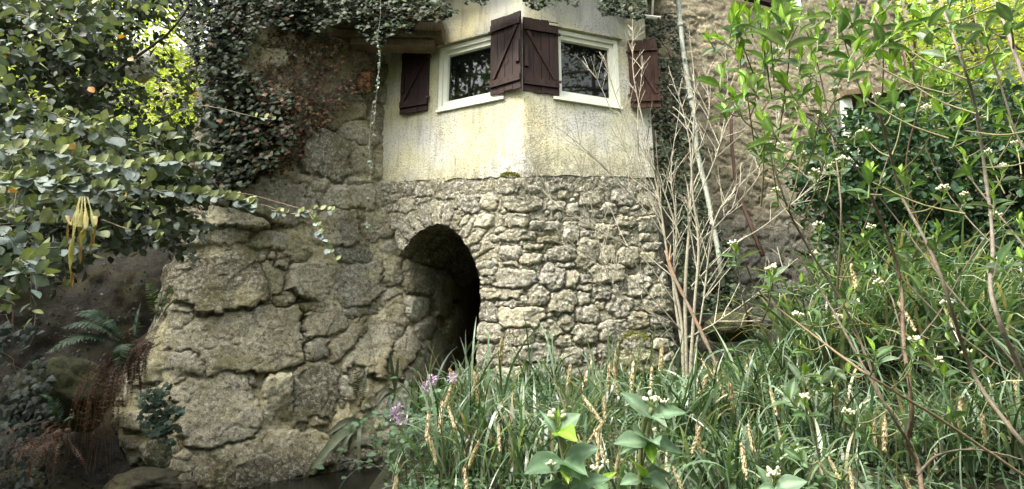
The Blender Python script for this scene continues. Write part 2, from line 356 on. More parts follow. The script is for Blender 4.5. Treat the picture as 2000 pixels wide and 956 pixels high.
right_st = z8([(585,80,48,20),(440,140,40,36),(515,130,36,30),(650,140,78,32),(790,145,36,22),(852,160,28,25),(930,120,50,30),(1050,110,46,32),(1150,120,44,30),(490,205,48,28),(625,205,52,28),
 (735,225,62,18),(845,250,32,42),(905,220,36,18),(980,250,42,32),(1060,210,42,22),(1150,220,44,34),(630,268,78,16),(755,283,44,16),(605,335,42,32),(685,357,42,24),(695,308,46,12),(810,340,58,30),(910,340,45,62,.15),
 (990,340,36,42),(1070,350,42,42),(1165,305,40,18),(1150,356,34,26),(740,355,12,18),(600,378,36,10),(515,410,36,20),(620,438,88,38),(770,430,50,52,.2),(845,440,28,36),(820,385,42,12),(985,415,72,38),
 (905,435,30,18),(1115,465,50,42),(1170,400,34,22),(1040,475,36,28),(895,470,36,12),(560,495,92,22),(715,500,42,44,-.3),(660,520,18,20),(810,535,58,50),(895,515,28,28),(965,490,40,34),(590,540,66,15),
 (1190,520,62,60),(1040,545,50,42,.3),(905,580,46,38),(830,605,38,40),(960,545,22,14),(515,570,42,42),(650,592,96,46),(755,640,56,38,.2),(900,655,56,40),(1020,645,66,44,-.1),(1110,600,42,36),(640,665,58,38),
 (520,650,50,40),(820,685,42,30),(700,732,70,38),(585,750,62,40),(505,745,36,50),(850,745,40,40),(920,740,30,32),(600,810,66,30),(1200,605,42,32),(990,720,46,28),(1090,690,50,32),(740,800,60,30),
 (1230,440,34,30),(1240,340,36,30),(520,830,44,40),(880,810,50,30),(470,320,26,22),(420,210,30,26)])
# voussoirs of the arch ring, radiating
vous = []
for k in range(15):
    a = R(188 - k * 13.5); cx, cy = 858, 545
    x, y = cx + math.cos(a) * 92, cy - math.sin(a) * 128
    vous.append((x, y, 24, 9, math.atan2(-math.sin(a) * 1.2, math.cos(a))))
def arch_edge():
    """opening outline on the left face in photo pixels, from lower left over the apex to lower right"""
    return [(752, 900), (762, 700), (772, 560), (782, 505), (798, 474), (818, 454), (838, 442), (857, 438), (880, 447), (899, 463), (916, 487), (930, 517), (938, 550), (939, 590), (935, 630), (930, 680), (931, 714), (929, 760), (928, 900)]
def in_poly(x, y, poly):
    x = np.asarray(x, float); y = np.asarray(y, float); r = np.zeros(x.shape, bool); n = len(poly)
    for i in range(n):
        x1, y1 = poly[i]; x2, y2 = poly[(i + 1) % n]
        if y1 == y2: continue
        c = ((y1 > y) != (y2 > y)) & (x < (x2 - x1) * (y - y1) / (y2 - y1) + x1); r ^= c
    return r

bw_loc = (-3.2, 7.6, .2)
bwall = thing('boulder_wall', 'rough wall of large yellowish grey boulders and mortar left of the dark arch', 'wall', bw_loc)
BW_PLAN = [(-4.6, 9.5), (-4.25, 7.6), (-4.0, 7.0), (-3.0, 7.62), (-2.2, 8.32), (-2.02, 8.5), (-1.62, 8.58), (-1.28, 9.0), (-.95, 10.3), (-.75, 12.0)]
def batter(z): return .55 * smooth(3.0, 0.1, z) * 1.0
def boulder_wall():
    s, P, N = plan_curve(BW_PLAN, .013, 3); z = np.arange(-.1, 7.3, .013)
    fade = smooth(-1.1, -1.7, P[:, 0])                          # the batter ends where the wall turns into the culvert
    X = P[:, None, :] + N[:, None, :] * (batter(z)[None, :] * fade[:, None])[..., None]
    G = np.concatenate([X, np.broadcast_to(z[None, :, None], (*X.shape[:2], 1))], -1)
    px, py = project(G); px = np.where(G[..., 1] > .1, px, 0)
    # strongly foreshortened or hidden stretches take the pattern from their own length instead
    hid = smooth(-4.15, -4.02, P[:, 0])[:, None]
    px = px * hid + (340 - (4.0 - s[:, None]) * -150) * (1 - hid) * 1.0
    st = list(left_st)
    st += darts(250, 930, -120, 1000, 6, 24, 1500, st, 1.08)
    h, ins, idx, wd = stone_field(px, py, [(a, b_, c * 1.12, d * 1.12, e) for a, b_, c, d, e in st], p=4.0, edge=1.04, soft=3.2, warp=8)
    fc = (facets(px, py, 38, .036, 5) + facets(px, py, 12, .010, 9) + facets(px, py, 5, .003, 10)) * (.35 + .65 * smooth(-.2, .4, fbm(G * 1.3, 2, 55)))
    rs = np.random.default_rng(8); tint = np.clip(rs.normal(1, .26, len(st)), .55, 1.6); hue = rs.uniform(0, 1, len(st))
    n3 = fbm(G * 4.0, 4, 5); n4 = fbm(G * 16, 4, 15); mort = fbm(G * 1.1, 3, 33)
    # in places the mortar is flush and smears over the stones
    flush = smooth(-.05, .45, mort) * .75
    hm = -.020 + .050 * flush + .014 * n3 + .014 * n4
    hs = h * .085 + .010 * n3 + .007 * n4 + fc
    # cracks: angular facets
    fac = np.abs(fbm(G * 2.3, 3, 77)); hs = hs - .012 * smooth(.03, 0, fac) + .035 * np.maximum(0, fbm(G * 1.7, 5, 91)) - .014 * np.abs(fbm(G * 5, 4, 61))
    D = hm * (1 - ins) + np.maximum(hs, hm - .02) * ins
    joint = (np.exp(-(wd / 1.3) ** 2)) * smooth(.05, -.5, mort) * .07; D = D - joint
    G[..., :2] += N[:, None, :] * D[..., None]
    c1 = np.array([.30, .265, .165]); c2 = np.array([.36, .34, .275]); cm = np.array([.52, .465, .28])
    cs = (c1 + (c2 - c1) * hue[idx][..., None]) * tint[idx][..., None]
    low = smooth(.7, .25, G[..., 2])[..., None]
    C = cm * (1 - ins[..., None]) * (.75 + .35 * flush[..., None]) + cs * ins[..., None]
    smear = (smooth(.02, .4, fbm(G * 2.2, 4, 60)) * .55)[..., None]; C = C * (1 - smear) + cm * smear
    earth_tone = smooth(-4.0, -4.2, P[:, 0])[:, None, None]; C = C * (1 - earth_tone) + np.array([.05, .045, .03]) * earth_tone; C = C * (1 - low * .7) * (1 - .6 * np.clip(joint * 14, 0, 1))[..., None]          # wall's left end blended to dark brown; soil filled joints
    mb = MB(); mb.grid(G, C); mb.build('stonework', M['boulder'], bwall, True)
    # back of the wall so that it has a thickness
    mb = MB(); Pb = P - N * .35; ok = slice(0, int(len(s) * .62), 12)
    zz = np.array([-.1, 7.28]); Gb = np.concatenate([np.repeat(Pb[ok, None, :], 2, 1), np.broadcast_to(zz[None, :, None], (len(Pb[ok]), 2, 1))], -1)
    mb.grid(Gb[::-1], (.2, .17, .1)); mb.build('rear_face', M['boulder'], bwall)
boulder_wall()
mb = MB(); c = at(714, 160, 8.18); mb.box(c, (.085, .09, .12), None, (.4, .2, .1)); tag(mb.build('brick', M['brick'], bwall), 'orange brick set beside the eave timbers')

house = thing('stone_house', 'house with cream roughcast bay over lichen spotted stone base and arched culvert', 'house', (.2, 9.0, 1.2))
FL = nrm(CORN - LEFT); FR = nrm(RIGHT - CORN)
NL = np.array([FL[1], -FL[0]]); NR = np.array([FR[1], -FR[0]])
def tower_base():
    end = RIGHT + np.array([.25, 1.6])
    plan = [tuple(LEFT), tuple(CORN - FL * .03), tuple(CORN + FR * .03), tuple(RIGHT - FR * .08), tuple(RIGHT + np.array([.05, .1])), tuple(end)]
    s, P, N = plan_curve(plan, .0105, 2); z = np.arange(0.1, ZP + .03, .0105)
    flare = .12 * smooth(3.6, 1.2, z)
    wgt = smooth(-.6, .6, P[:, 0])
    X = P[:, None, :] + N[:, None, :] * (flare[None, :] * wgt[:, None] + .03)[..., None]
    zw = z[None, :] + (zp_at(P[:, 0])[:, None] - ZP) * smooth(2.2, ZP, z)[None, :]
    G = np.concatenate([X, zw[..., None]], -1)
    px, py = project(G)
    hid = smooth(RIGHT[0] + .14, RIGHT[0] + .02, P[:, 0])[:, None]; px = px * hid + (1310 + (s[:, None] - 4.2) * 140) * (1 - hid)
    st = list(right_st) + vous
    st += darts(740, 1500, 352, 860, 5, 15, 2600, st, .98, None, (1., 1.9))
    h, ins, idx, wd = stone_field(px, py, st, p=4.0, edge=1.05, soft=2.4, warp=4, wscale=.09)
    fc = facets(px, py, 15, .026, 3) + facets(px, py, 7, .012, 6)
    n3 = fbm(G * 6.0, 4, 5); n4 = fbm(G * 24, 4, 15)
    cem = smooth(400, 362, py + 14 * fbm(G * 3, 3, 4)) * .85          # cement skirt under the plaster
    lf = smooth(960, 900, px) * .45; cem = np.maximum(cem, lf)
    rs = np.random.default_rng(18); tint = np.clip(rs.normal(1, .22, len(st)), .55, 1.5); hue = rs.uniform(0, 1, len(st))
    hs = h * .060 + .012 * n3 + .010 * n4 + fc - .015 * np.abs(fbm(G * 9, 3, 71)); hm = -.010 + .010 * n3 + .008 * n4
    D = hm * (1 - ins) + np.maximum(hs, hm) * ins; D = D * (1 - cem) + (.012 + .018 * n3 + .014 * n4) * cem
    D = D - np.exp(-(wd / 1.2) ** 2) * .026 * (1 - cem)
    G[..., :2] += N[:, None, :] * D[..., None]
    c1 = np.array([.33, .30, .205]); c2 = np.array([.28, .265, .225]); cm = np.array([.26, .24, .165])
    cs = (c1 + (c2 - c1) * hue[idx][..., None]) * tint[idx][..., None]
    C = cm * (1 - ins[..., None]) + cs * ins[..., None]; C = C * (1 - .7 * cem[..., None]) + np.array([.19, .175, .125]) * .7 * cem[..., None]
    ae = arch_edge(); mask = ~(in_poly(px + 2.5 * n3, py, ae) & (P[:, 0] < -.05)[:, None])
    # the masonry of the bay starts right of this ragged line; below it the boulder wall shows
    cut = np.interp(py, [300, 365, 400, 440, 480, 520, 1200], [700, 746, 752, 762, 778, 800, 800]) + 7 * fbm(G * 5, 3, 8)
    left = (px < cut) & (P[:, 0] < -.3)[:, None]; mask &= ~left
    mb = MB(); mb.grid(G, C, mask); mb.build('stone_base', M['squared'], house, True)
tower_base()

def culvert():
    """vault: the arch outline swept into the hillside along the left face's inward normal"""
    ae = arch_edge(); pts = []
    for (x, y) in ae[3:]:
        u, z = on_face(x, y, LEFT, CORN); pts.append((u, z))
    pts = np.array(pts); L = np.concatenate([[0], np.cumsum(np.hypot(*np.diff(pts, axis=0).T))]); q = np.linspace(0, L[-1], 130)
    U = np.interp(q, L, pts[:, 0]); Z = np.maximum(np.interp(q, L, pts[:, 1]), -.1)
    depth = np.linspace(-.035, 3.6, 110); inward = -NL
    base = LEFT[None] + FL[None] * U[:, None]
    G = np.zeros((len(q), len(depth), 3)); G[..., :2] = base[:, None] + inward[None, None] * depth[None, :, None]; G[..., 2] = Z[:, None]
    cen = np.array([*(LEFT + FL * np.mean(U)), 1.8]); out = nrm(np.concatenate([base, Z[:, None]], 1) - cen)
    vx = q[:, None] * 110 + 0 * depth[None]; vy = depth[None] * 110 + 0 * q[:, None]
    st = darts(0, q[-1] * 110, 0, 400, 9, 24, 1500, []); h, ins, idx, wd = stone_field(vx, vy, st, p=2.6)
    D = (h * .07 + .03 * fbm(G * 4, 4, 2)) * smooth(-.04, .12, depth)[None]
    G -= out[:, None] * (D - .02)[..., None]
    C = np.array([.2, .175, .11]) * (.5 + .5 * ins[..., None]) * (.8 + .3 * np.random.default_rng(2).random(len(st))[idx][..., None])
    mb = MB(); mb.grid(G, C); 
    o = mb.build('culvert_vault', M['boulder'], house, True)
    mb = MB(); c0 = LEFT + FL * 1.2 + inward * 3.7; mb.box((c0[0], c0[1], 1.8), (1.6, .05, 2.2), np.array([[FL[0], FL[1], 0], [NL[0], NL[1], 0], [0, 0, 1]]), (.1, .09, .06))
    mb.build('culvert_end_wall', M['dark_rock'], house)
culvert()

# --- plastered bay with two window openings
def rect_on(A, B, pts):
    q = [on_face(x, y, A, B) for x, y in pts]; u = sorted(a for a, _ in q); z = sorted(b for _, b in q)
    return (u[0] + u[1]) / 2, (u[2] + u[3]) / 2, (z[0] + z[1]) / 2, (z[2] + z[3]) / 2
WL = rect_on(LEFT, CORN, [(867, 101), (985, 66), (984, 192), (857, 219)])
WR = rect_on(CORN, RIGHT, [(1080, 62), (1201, 85), (1207, 211), (1080, 193)])
def face_grid(A, B, N_, win, z0, z1, off=.045, d=.03, u0=None, u1=None):
    L = np.hypot(*(B - A)); us = np.unique(np.concatenate([np.arange(0 if u0 is None else u0, (L if u1 is None else u1), d), [win[0], win[1], L if u1 is None else u1]]))
    zs = np.unique(np.concatenate([np.arange(z0, z1, d), [win[2], win[3], z1]]))
    t = nrm(B - A); U, Z = np.meshgrid(us, zs, indexing='ij')
    G = np.zeros((*U.shape, 3)); G[..., :2] = A + t * U[..., None] + N_ * off; G[..., 2] = Z + (zp_at(G[..., 0]) - ZP) * smooth(4.9, ZP, Z); G[..., 2] += (.035 * fbm(G * [7, 7, 0], 4, 44) - .01) * smooth(ZP + .12, ZP, Z)
    n = fbm(G * 2.5, 4, 6) * .012 + fbm(G * 9, 2, 3) * .003; edge = smooth(0, .1, np.minimum(U, L - U)); G[..., :2] += N_ * (n * edge)[..., None]
    hole = (U > win[0] + 1e-6) & (U < win[1] - 1e-6) & (Z > win[2] + 1e-6) & (Z < win[3] - 1e-6)
    a, b = U.shape; cm = np.ones((a - 1, b - 1), bool); um = (us[:-1] + us[1:]) / 2; zm = (zs[:-1] + zs[1:]) / 2
    cm &= ~(((um > win[0]) & (um < win[1]))[:, None] & ((zm > win[2]) & (zm < win[3]))[None])
    return G, cm
def grid_cells(mb, P, cm, col):
    a, b = P.shape[:2]; i = np.arange(a - 1)[:, None] * b; j = np.arange(b - 1)[None]
    Q = np.stack([i + j, i + b + j, i + b + j + 1, i + j + 1], -1)[cm].reshape(-1); mb.add(P.reshape(-1, 3), Q, np.full(len(Q) // 4, 4), col)
mb = MB(); ZT = 7.25
GL, cl = face_grid(LEFT, CORN, NL, WL, ZP, ZT); GR, cr = face_grid(CORN, RIGHT, NR, WR, ZP, ZT)
cn = (GL[-1] + GR[0]) / 2; GL[-1] = cn; GR[0] = cn
grid_cells(mb, GL, cl, (.7, .66, .5)); grid_cells(mb, GR, cr, (.7, .66, .5))
for A, B, N_, win in ((LEFT, CORN, NL, WL), (CORN, RIGHT, NR, WR)):      # window reveals
    t_ = nrm(B - A); q = lambda u, z, d: np.array([*(A + t_ * u + N_ * d), z])
    u0, u1, z0, z1 = win
    for (ua, za, ub, zb) in ((u0, z0, u1, z0), (u1, z0, u1, z1), (u1, z1, u0, z1), (u0, z1, u0, z0)):
        mb.add([q(ua, za, .05), q(ub, zb, .05), q(ub, zb, -.12), q(ua, za, -.12)], [0, 1, 2, 3], [4], (.7, .66, .5))
# returns of the bay, its lower lip
for a, b in ((LEFT, LEFT + np.array([-.25, 1.2])), (RIGHT, RIGHT + np.array([.25, 1.6]))):
    n_ = np.array([0, 0]); o_ = NL * .045 if a is LEFT else NR * .045
    mb.add([[*(a + o_), zp_at(a[0])], [*b, zp_at(a[0])], [*b, ZT], [*(a + o_), ZT]], [0, 1, 2, 3], [4], (.7, .66, .5))
for A, B, N_ in ((LEFT, CORN, NL), (CORN, RIGHT, NR)):
    za, zb = zp_at(A[0]), zp_at(B[0]); mb.add([[*(A + N_ * .045), za], [*(B + N_ * .045), zb], [*(B - N_ * .05), zb], [*(A - N_ * .05), za]], [0, 1, 2, 3], [4], (.5, .45, .3))
mb.build('plaster_wall', M['plaster'], house, True)

def frame_M(t_, N_): return np.array([[t_[0], t_[1], 0], [N_[0], N_[1], 0], [0, 0, 1.]])
def window(A, B, N_, win, lbl):
    t_ = nrm(B - A); FM = frame_M(t_, N_); u0, u1, z0, z1 = win; uc, zc = (u0 + u1) / 2, (z0 + z1) / 2
    P = lambda u, z, d: np.array([*(A + t_ * u + N_ * d), z])
    col = (.8, .8, .7)
    def ring(mb, a0, a1, b0, b1, wd, d0, d1):
        dc, dh = (d0 + d1) / 2, (d1 - d0) / 2
        for (c0, c1, e0, e1) in ((a0, a0 + wd, b0, b1), (a1 - wd, a1, b0, b1), (a0 + wd, a1 - wd, b0, b0 + wd), (a0 + wd, a1 - wd, b1 - wd, b1)):
            mb.box(P((c0 + c1) / 2, (e0 + e1) / 2, dc), ((c1 - c0) / 2, dh, (e1 - e0) / 2), FM, col)
    mb = MB(); ring(mb, u0 - .012, u1 + .012, z0 - .01, z1 + .01, .062, -.07, .052); wf = mb.build('window', M['white_frame'], house)
    wf['label'] = lbl
    mb = MB(); ring(mb, u0 + .052, u1 - .052, z0 + .054, z1 - .054, .068, -.06, .025); ring(mb, u0 + .118, u1 - .118, z0 + .12, z1 - .12, .012, -.05, .004)
    o = mb.build('sash', M['white_frame'], wf, loc=None); fixl(o)
    mb = MB(); mb.box(P(uc, zc, -.03), ((u1 - u0) / 2 - .11, .006, (z1 - z0) / 2 - .11), FM, (0, 0, 0)); fixl(mb.build('pane', M['glass'], wf))
    mb = MB(); mb.box(P(uc, z0 - .025, .05), ((u1 - u0) / 2 + .03, .035, .018), FM, col); fixl(mb.build('sill', M['white_frame'], wf))
def fixl(o, root=None):
    """sub-part: parts are stored relative to the thing's base, so shift the mesh"""
    root = root or o.parent.parent; l = np.array(root['_l']); me = o.data
    a = np.zeros(len(me.vertices) * 3, np.float32); me.vertices.foreach_get('co', a); a = a.reshape(-1, 3) - l.astype(np.float32); me.vertices.foreach_set('co', a.ravel()); me.update()
window(LEFT, CORN, NL, WL, 'left cream framed window with dark glass'); window(CORN, RIGHT, NR, WR, 'right cream framed window reflecting green trees')

def shutter(hinge, free, zb, zt, mat, lbl, side=1, nplank=4, handle=True, flip=1):
    """hinge/free are plan points; board panel with ledges, brace and latch on the side facing the camera"""
    hinge = np.array(hinge); free = np.array(free); t_ = nrm(free - hinge); n_ = np.array([t_[1], -t_[0]])
    if n_[1] > 0: n_ = -n_
    FM = frame_M(t_, n_); W = np.hypot(*(free - hinge)); Hh = zt - zb; P = lambda u, z, d: np.array([*(hinge + t_ * u + n_ * d), z])
    mb = MB(); e = np.cumsum([0] + [rng.uniform(.85, 1.15) for _ in range(nplank)]); e = e / e[-1] * W
    for k in range(nplank):
        a, b_ = e[k] + .003, e[k + 1] - .003; ja, jb = rng.normal(0, .008, 2)
        V = []
        for d in (-.013 + rng.normal(0, .0015), .013 + rng.normal(0, .0015)):
            V += [P(a, zb + ja, d), P(b_, zb + ja * .5, d), P(b_, zt + jb * .5, d), P(a, zt + jb, d)]
        mb.add(V, [0, 3, 2, 1, 4, 5, 6, 7, 0, 1, 5, 4, 1, 2, 6, 5, 2, 3, 7, 6, 3, 0, 4, 7], [4] * 6, (.05, .03, .02))
    sh = mb.build('shutter', mat, house); sh['label'] = lbl
    for z in (zb + .13 * Hh, zt - .13 * Hh):
        mb = MB(); mb.box(P(W / 2, z, .028), (W / 2 - .008, .013, .05), FM, (.05, .03, .02))
        for u in np.linspace(.06, W - .06, 4): mb.box(P(u, z, .043), (.007, .003, .007), FM, (.1, .1, .1))
        fixl(mb.build('ledge', mat, sh))
    a, b_ = (W * .12, W * .88) if flip > 0 else (W * .88, W * .12)
    p0 = P(a, zb + .19 * Hh, .027); p1 = P(b_, zt - .19 * Hh, .027); dv = nrm(p1 - p0); sv = np.cross(dv, np.array([*n_, 0]))
    mb = MB(); mb.box((p0 + p1) / 2, (.022, .012, np.linalg.norm(p1 - p0) / 2), np.array([sv, [*n_, 0], dv]), (.05, .03, .02)); fixl(mb.build('brace', mat, sh))
    if handle:
        mb = MB(); mb.box(P(W - .045, zb + .47 * Hh, .03), (.028, .014, .17), FM, (.04, .03, .02)); fixl(mb.build('latch_board', mat, sh))
    th = np.linspace(-1.9, .4, 9); cu, cz = W * .45, zb + .42 * Hh
    mb = MB(); mb.tube([P(cu + .09 * math.cos(q), cz + .11 * math.sin(q), .017) for q in th], .003, (.3, .25, .2), 4); fixl(mb.build('hook', M['iron'], sh))
    for z in (zb + .2, zt - .2): mb = MB(); mb.box(P(.0, z, .02), (.03, .018, .014), FM, (.04, .03, .03)); fixl(mb.build('hinge', M['iron'], sh))
def zat(px, py, Y): return float(at(px, py, Y)[2])
def pat(px, py, Y): return at(px, py, Y)[:2]
uL = lambda px, py, off=.07: (lambda q: (LEFT + FL * q[0] + NL * off))(on_face(px, py, LEFT, CORN))
uR = lambda px, py, off=.07: (lambda q: (CORN + FR * q[0] + NR * off))(on_face(px, py, CORN, RIGHT))
zl0 = on_face(965, 191, LEFT, CORN)[1]; zl1 = on_face(962, 50, LEFT, CORN)[1]
def freeY(px, yt, yb, z0, z1):
    Ys = np.linspace(6.6, 7.6, 101); e = [abs(project(np.array([at(px, yt, Y_)[0], Y_, z1]))[1] - yt) + abs(project(np.array([at(px, yb, Y_)[0], Y_, z0]))[1] - yb) for Y_ in Ys]; return float(Ys[int(np.argmin(e))])
hl = uL(963, 120); shutter(hl, pat(1018, 105, freeY(1018, 23, 179, zl0, zl1)), zl0, zl1 + .02, M['shutter'], 'dark brown shutter ajar right of the left window', flip=1)
zr0 = on_face(1088, 191, CORN, RIGHT)[1]; zr1 = on_face(1083, 50, CORN, RIGHT)[1]
hr = uR(1087, 120); shutter(hr, pat(1021, 108, freeY(1018, 34, 184, zr0, zr1)), zr0, zr1, M['shutter'], 'dark brown shutter ajar left of the right window', flip=1)
hl2 = uL(843, 160); fl2 = uL(792, 168, .11)
shutter(hl2, fl2, on_face(841, 219, LEFT, CORN)[1], on_face(845, 93, LEFT, CORN)[1], M['shutter'], 'narrow dark shutter open against the wall left of the left window', nplank=3, flip=-1)
hr2 = uR(1224, 150); Yr = hr2[1]
shutter(hr2, pat(1287, 150, Yr - .03), zat(1233, 212, Yr), zat(1216, 80, Yr), M['shutter_red'], 'worn reddish brown shutter right of the right window', nplank=4, flip=-1)
for uu, zz in ((848, 105), (843, 213)):
    pass
# lintel ledges above the windows
for A, B, N_, win in ((LEFT, CORN, NL, WL), (CORN, RIGHT, NR, WR)):
    t_ = nrm(B - A); mb = MB(); p = A + t_ * ((win[0] + win[1]) / 2) + N_ * .055
    mb.box((*p, win[3] + .055), ((win[1] - win[0]) / 2 + .08, .04, .018), frame_M(t_, N_), (.6, .55, .35)); mb.build('lintel_ledge', M['plaster'], house)

# --- eave: soffit boards, roof slab over the bay, upper house block
mb = MB()
for k, (x0, y0, x1, y1, hh) in enumerate([(640, 52, 866, 60, .06), (655, 72, 866, 74, .05), (690, 88, 850, 92, .05), (600, 30, 860, 38, .07)]):
    a = at(x0, y0, 7.95 + .02 * k); b_ = at(x1, y1, 7.8 + .05 * k); d = nrm(b_ - a); sd_ = nrm(np.cross(d, [0, 0, 1]))
    mb.box((a + b_) / 2, (np.linalg.norm(b_ - a) / 2, .12, hh), np.array([d, sd_, np.cross(sd_, d)]), (.2, .15, .1))
mb.build('eave_timber', M['timber'], house)
def slab(mb, pts, z0s, th, col):
    V = [[x, y, z] for (x, y), z in zip(pts, z0s)] + [[x, y, z + th] for (x, y), z in zip(pts, z0s)]; n = len(pts)
    L = list(range(n))[::-1] + list(range(n, 2 * n)); T = [n, n]
    for k in range(n): j = (k + 1) % n; L += [k, j, n + j, n + k]; T.append(4)
    mb.add(V, L, T, col)
mb = MB(); slab(mb, [(-4.6, 7.0), (-1.9, 7.75), (.2, 7.05), (2.6, 7.8), (2.9, 13.2), (-4.9, 13.2)], [7.2, 7.2, 7.12, 7.2, 9.6, 9.6], .12, (.1, .09, .08)); mb.build('roof', M['tile'], house)
mb = MB(); mb.box((-.9, 13.1, 4.6), (3.8, .12, 4.9), None, (.25, .2, .13)); mb.box((-4.75, 11.2, 3.9), (.12, 1.75, 4.0), None, (.25, .2, .13)); mb.build('rear_wall', M['rubble'], house)
# right wing wall
WA = np.array([1.75, 8.85]); WB = WA + np.array([2.9, 1.0]) * 2.235; NW = nrm(np.array([WB - WA]))[0]; NWn = np.array([NW[1], -NW[0]])
def wing():
    L = np.hypot(*(WB - WA)); d = .022; us = np.arange(0, L + d, d); zs = np.arange(1.0, 10.2, d); U, Z = np.meshgrid(us, zs, indexing='ij')
    G = np.zeros((*U.shape, 3)); G[..., :2] = WA + NW * U[..., None]; G[..., 2] = Z
    st = darts(0, L * 100, 90, 1030, 5, 17, 9000, [], 1.0, None, (1.1, 2.4))
    h, ins, idx, wd = stone_field(U * 100, Z * 100, st, p=2.6, edge=1.0, soft=3, warp=7, wscale=.05)
    cover = smooth(-.1, .5, fbm(G * .9, 3, 12)) * smooth(2.2, 4.0, Z)
    n3 = fbm(G * 6, 4, 3); n4 = fbm(G * 20, 3, 4)
    D = (h * .035 - .012 * (1 - ins) + facets(U * 100, Z * 100, 9, .02, 4)) * (1 - .75 * cover) + .010 * n3 + .009 * n4 + .03 * fbm(G * 1.2, 2, 9) - np.exp(-(wd / .8) ** 2) * .02 * (1 - cover)
    edge = smooth(0, .15, L - U) ; D = D - (1 - edge) * .1
    G[..., :2] += NWn * D[..., None]
    tint = np.clip(np.random.default_rng(4).normal(1, .2, len(st)), .5, 1.5)
    up = smooth(3.2, 4.6, Z + .5 * fbm(G, 3, 2))[..., None]
    cs = (np.array([.20, .19, .165]) * (1 - up) + np.array([.27, .225, .15]) * up) * tint[idx][..., None]
    cm = np.array([.17, .155, .12]) * (1 - up) + np.array([.30, .26, .175]) * up
    a = (ins * (1 - .7 * cover))[..., None]; C = cs * a + cm * (1 - a)
    px, py = project(G); mask = ~((px > 1640 + 3 * n3) & (py > 192 - (px - 1675) * .12 + 5 * n3))
    mb = MB(); mb.grid(G, C, mask); mb.build('rubble_wall', M['rubble'], house, True)
    # end return, inner dark room behind the opening, upper closure
    e = WB - NWn * 3.5; mb = MB()
    mb.add([[*WB, 1], [*e, 1], [*e, 10.2], [*WB, 10.2]], [0, 1, 2, 3], [4], (.25, .2, .13)); b2 = WA - NWn * 3.5
    mb.add([[*WA, 6.0], [*b2, 6.0], [*b2, 10.2], [*WA, 10.2]], [3, 2, 1, 0], [4], (.25, .2, .13))
    mb.add([[*e, 1], [*b2, 1], [*b2, 10.2], [*e, 10.2]], [0, 1, 2, 3], [4], (.25, .2, .13)); mb.build('side_wall', M['rubble'], house)
    mb = MB(); slab(mb, [tuple(WA + NWn * .35 - NW * .3), tuple(WB + NWn * .35 + NW * .3), tuple(e + NW * .3), tuple(b2 - NW * .3)], [9.9, 9.9, 11.4, 11.4], .15, (.1, .09, .08)); mb.build('roof', M['tile'], house)
wing()
# white post below the overhang and timber head
def wpos(px, py, off): u, z = on_face(px, py, WA, WB); return np.array([*(WA + NW * u + NWn * off), z])
FMW = frame_M(NW, NWn)
a = wpos(1662, 188, -.12); b_ = wpos(1662, 330, -.12); mb = MB(); mb.box(((a + b_) / 2), (.15, .12, abs(a[2] - b_[2]) / 2), FMW, (.7, .7, .6)); mb.build('post', M['white_paint'], house)
a = wpos(1640, 186, -.02); b_ = wpos(1787, 172, -.02); d = nrm(b_ - a); s_ = np.array([*NWn, 0]); mb = MB(); mb.box((a + b_) / 2, (np.linalg.norm(b_ - a) / 2, .14, .05), np.array([d, s_, np.cross(d, s_)]), (.1, .07, .05)); mb.build('lintel', M['timber'], house)
# shuttered window head at the top of the wing
a = wpos(1418, -8, .12); b_ = wpos(1527, 20, .12); d = nrm(b_ - a); mb = MB()
mb.box((a + b_) / 2, (np.linalg.norm(b_ - a) / 2, .06, .06), np.array([d, s_, np.cross(d, s_)]), (.05, .04, .04)); mb.build('window_sill', M['shutter'], house)
a = wpos(1510, -22, .16); mb = MB(); mb.box(a, (.17, .02, .28), FMW, (.05, .04, .04))
for k in range(9): mb.box(a + np.array([*(NWn * .03), -.24 + k * .06]), (.15, .008, .012), FMW, (.05, .04, .04))
mb.build('louvre_shutter', M['shutter'], house)
a = wpos(1548, -12, .03); mb = MB(); mb.box(a, (.13, .02, .3), FMW, (.7, .7, .6)); mb.build('window_frame', M['white_paint'], house)
# drainpipe, conduit, rusty bar
mb = MB(); pts = [at(x, y, Y) for x, y, Y in ((1312, -60, 8.05), (1325, 10, 8.05), (1333, 90, 8.05), (1345, 170, 8.06), (1353, 215, 8.08), (1362, 300, 8.08), (1382, 385, 8.1), (1403, 492, 8.1), (1412, 560, 8.1))]
mb.tube(pts, .036, (.5, .55, .45), 12)
dp = mb.build('drainpipe', M['pipe'], house, True)
mb = MB()
for p_, q_ in ((pts[1], pts[2]), (pts[3], pts[4]), (pts[6], pts[7])):
    mid = (p_ + q_) / 2; dd = nrm(q_ - p_) * .03; mb = MB(); mb.tube([mid - dd, mid + dd], .044, (.45, .5, .42), 12); fixl(mb.build('pipe_collar', M['pipe'], dp, True))
mb = MB(); mb.tube([at(1258, -40, 7.95), at(1262, 24, 7.95)], .022, (.7, .7, .65), 8); mb.tube([at(1277, -40, 7.95), at(1274, 30, 7.97)], .018, (.3, .2, .12), 8); mb.build('conduit', M['white_paint'], house, True)
mb = MB(); mb.tube([at(1180, 14, 7.85), at(1235, 30, 7.9), at(1290, 36, 7.95)], .03, (.6, .58, .5), 6); mb.build('cable_tray', M['white_paint'], house)
mb = MB(); mb.tube([at(1427, 190, 9.0), at(1429, 280, 8.98), at(1438, 370, 8.95), at(1462, 430, 8.8), at(1490, 500, 8.6)], [.028, .028, .03, .032, .034], (.12, .08, .06), 8)
tag(mb.build('iron_bar', M['iron'], None, True), 'long rusty bar leaning against the rubble wall right of the drainpipe', 'iron bar')

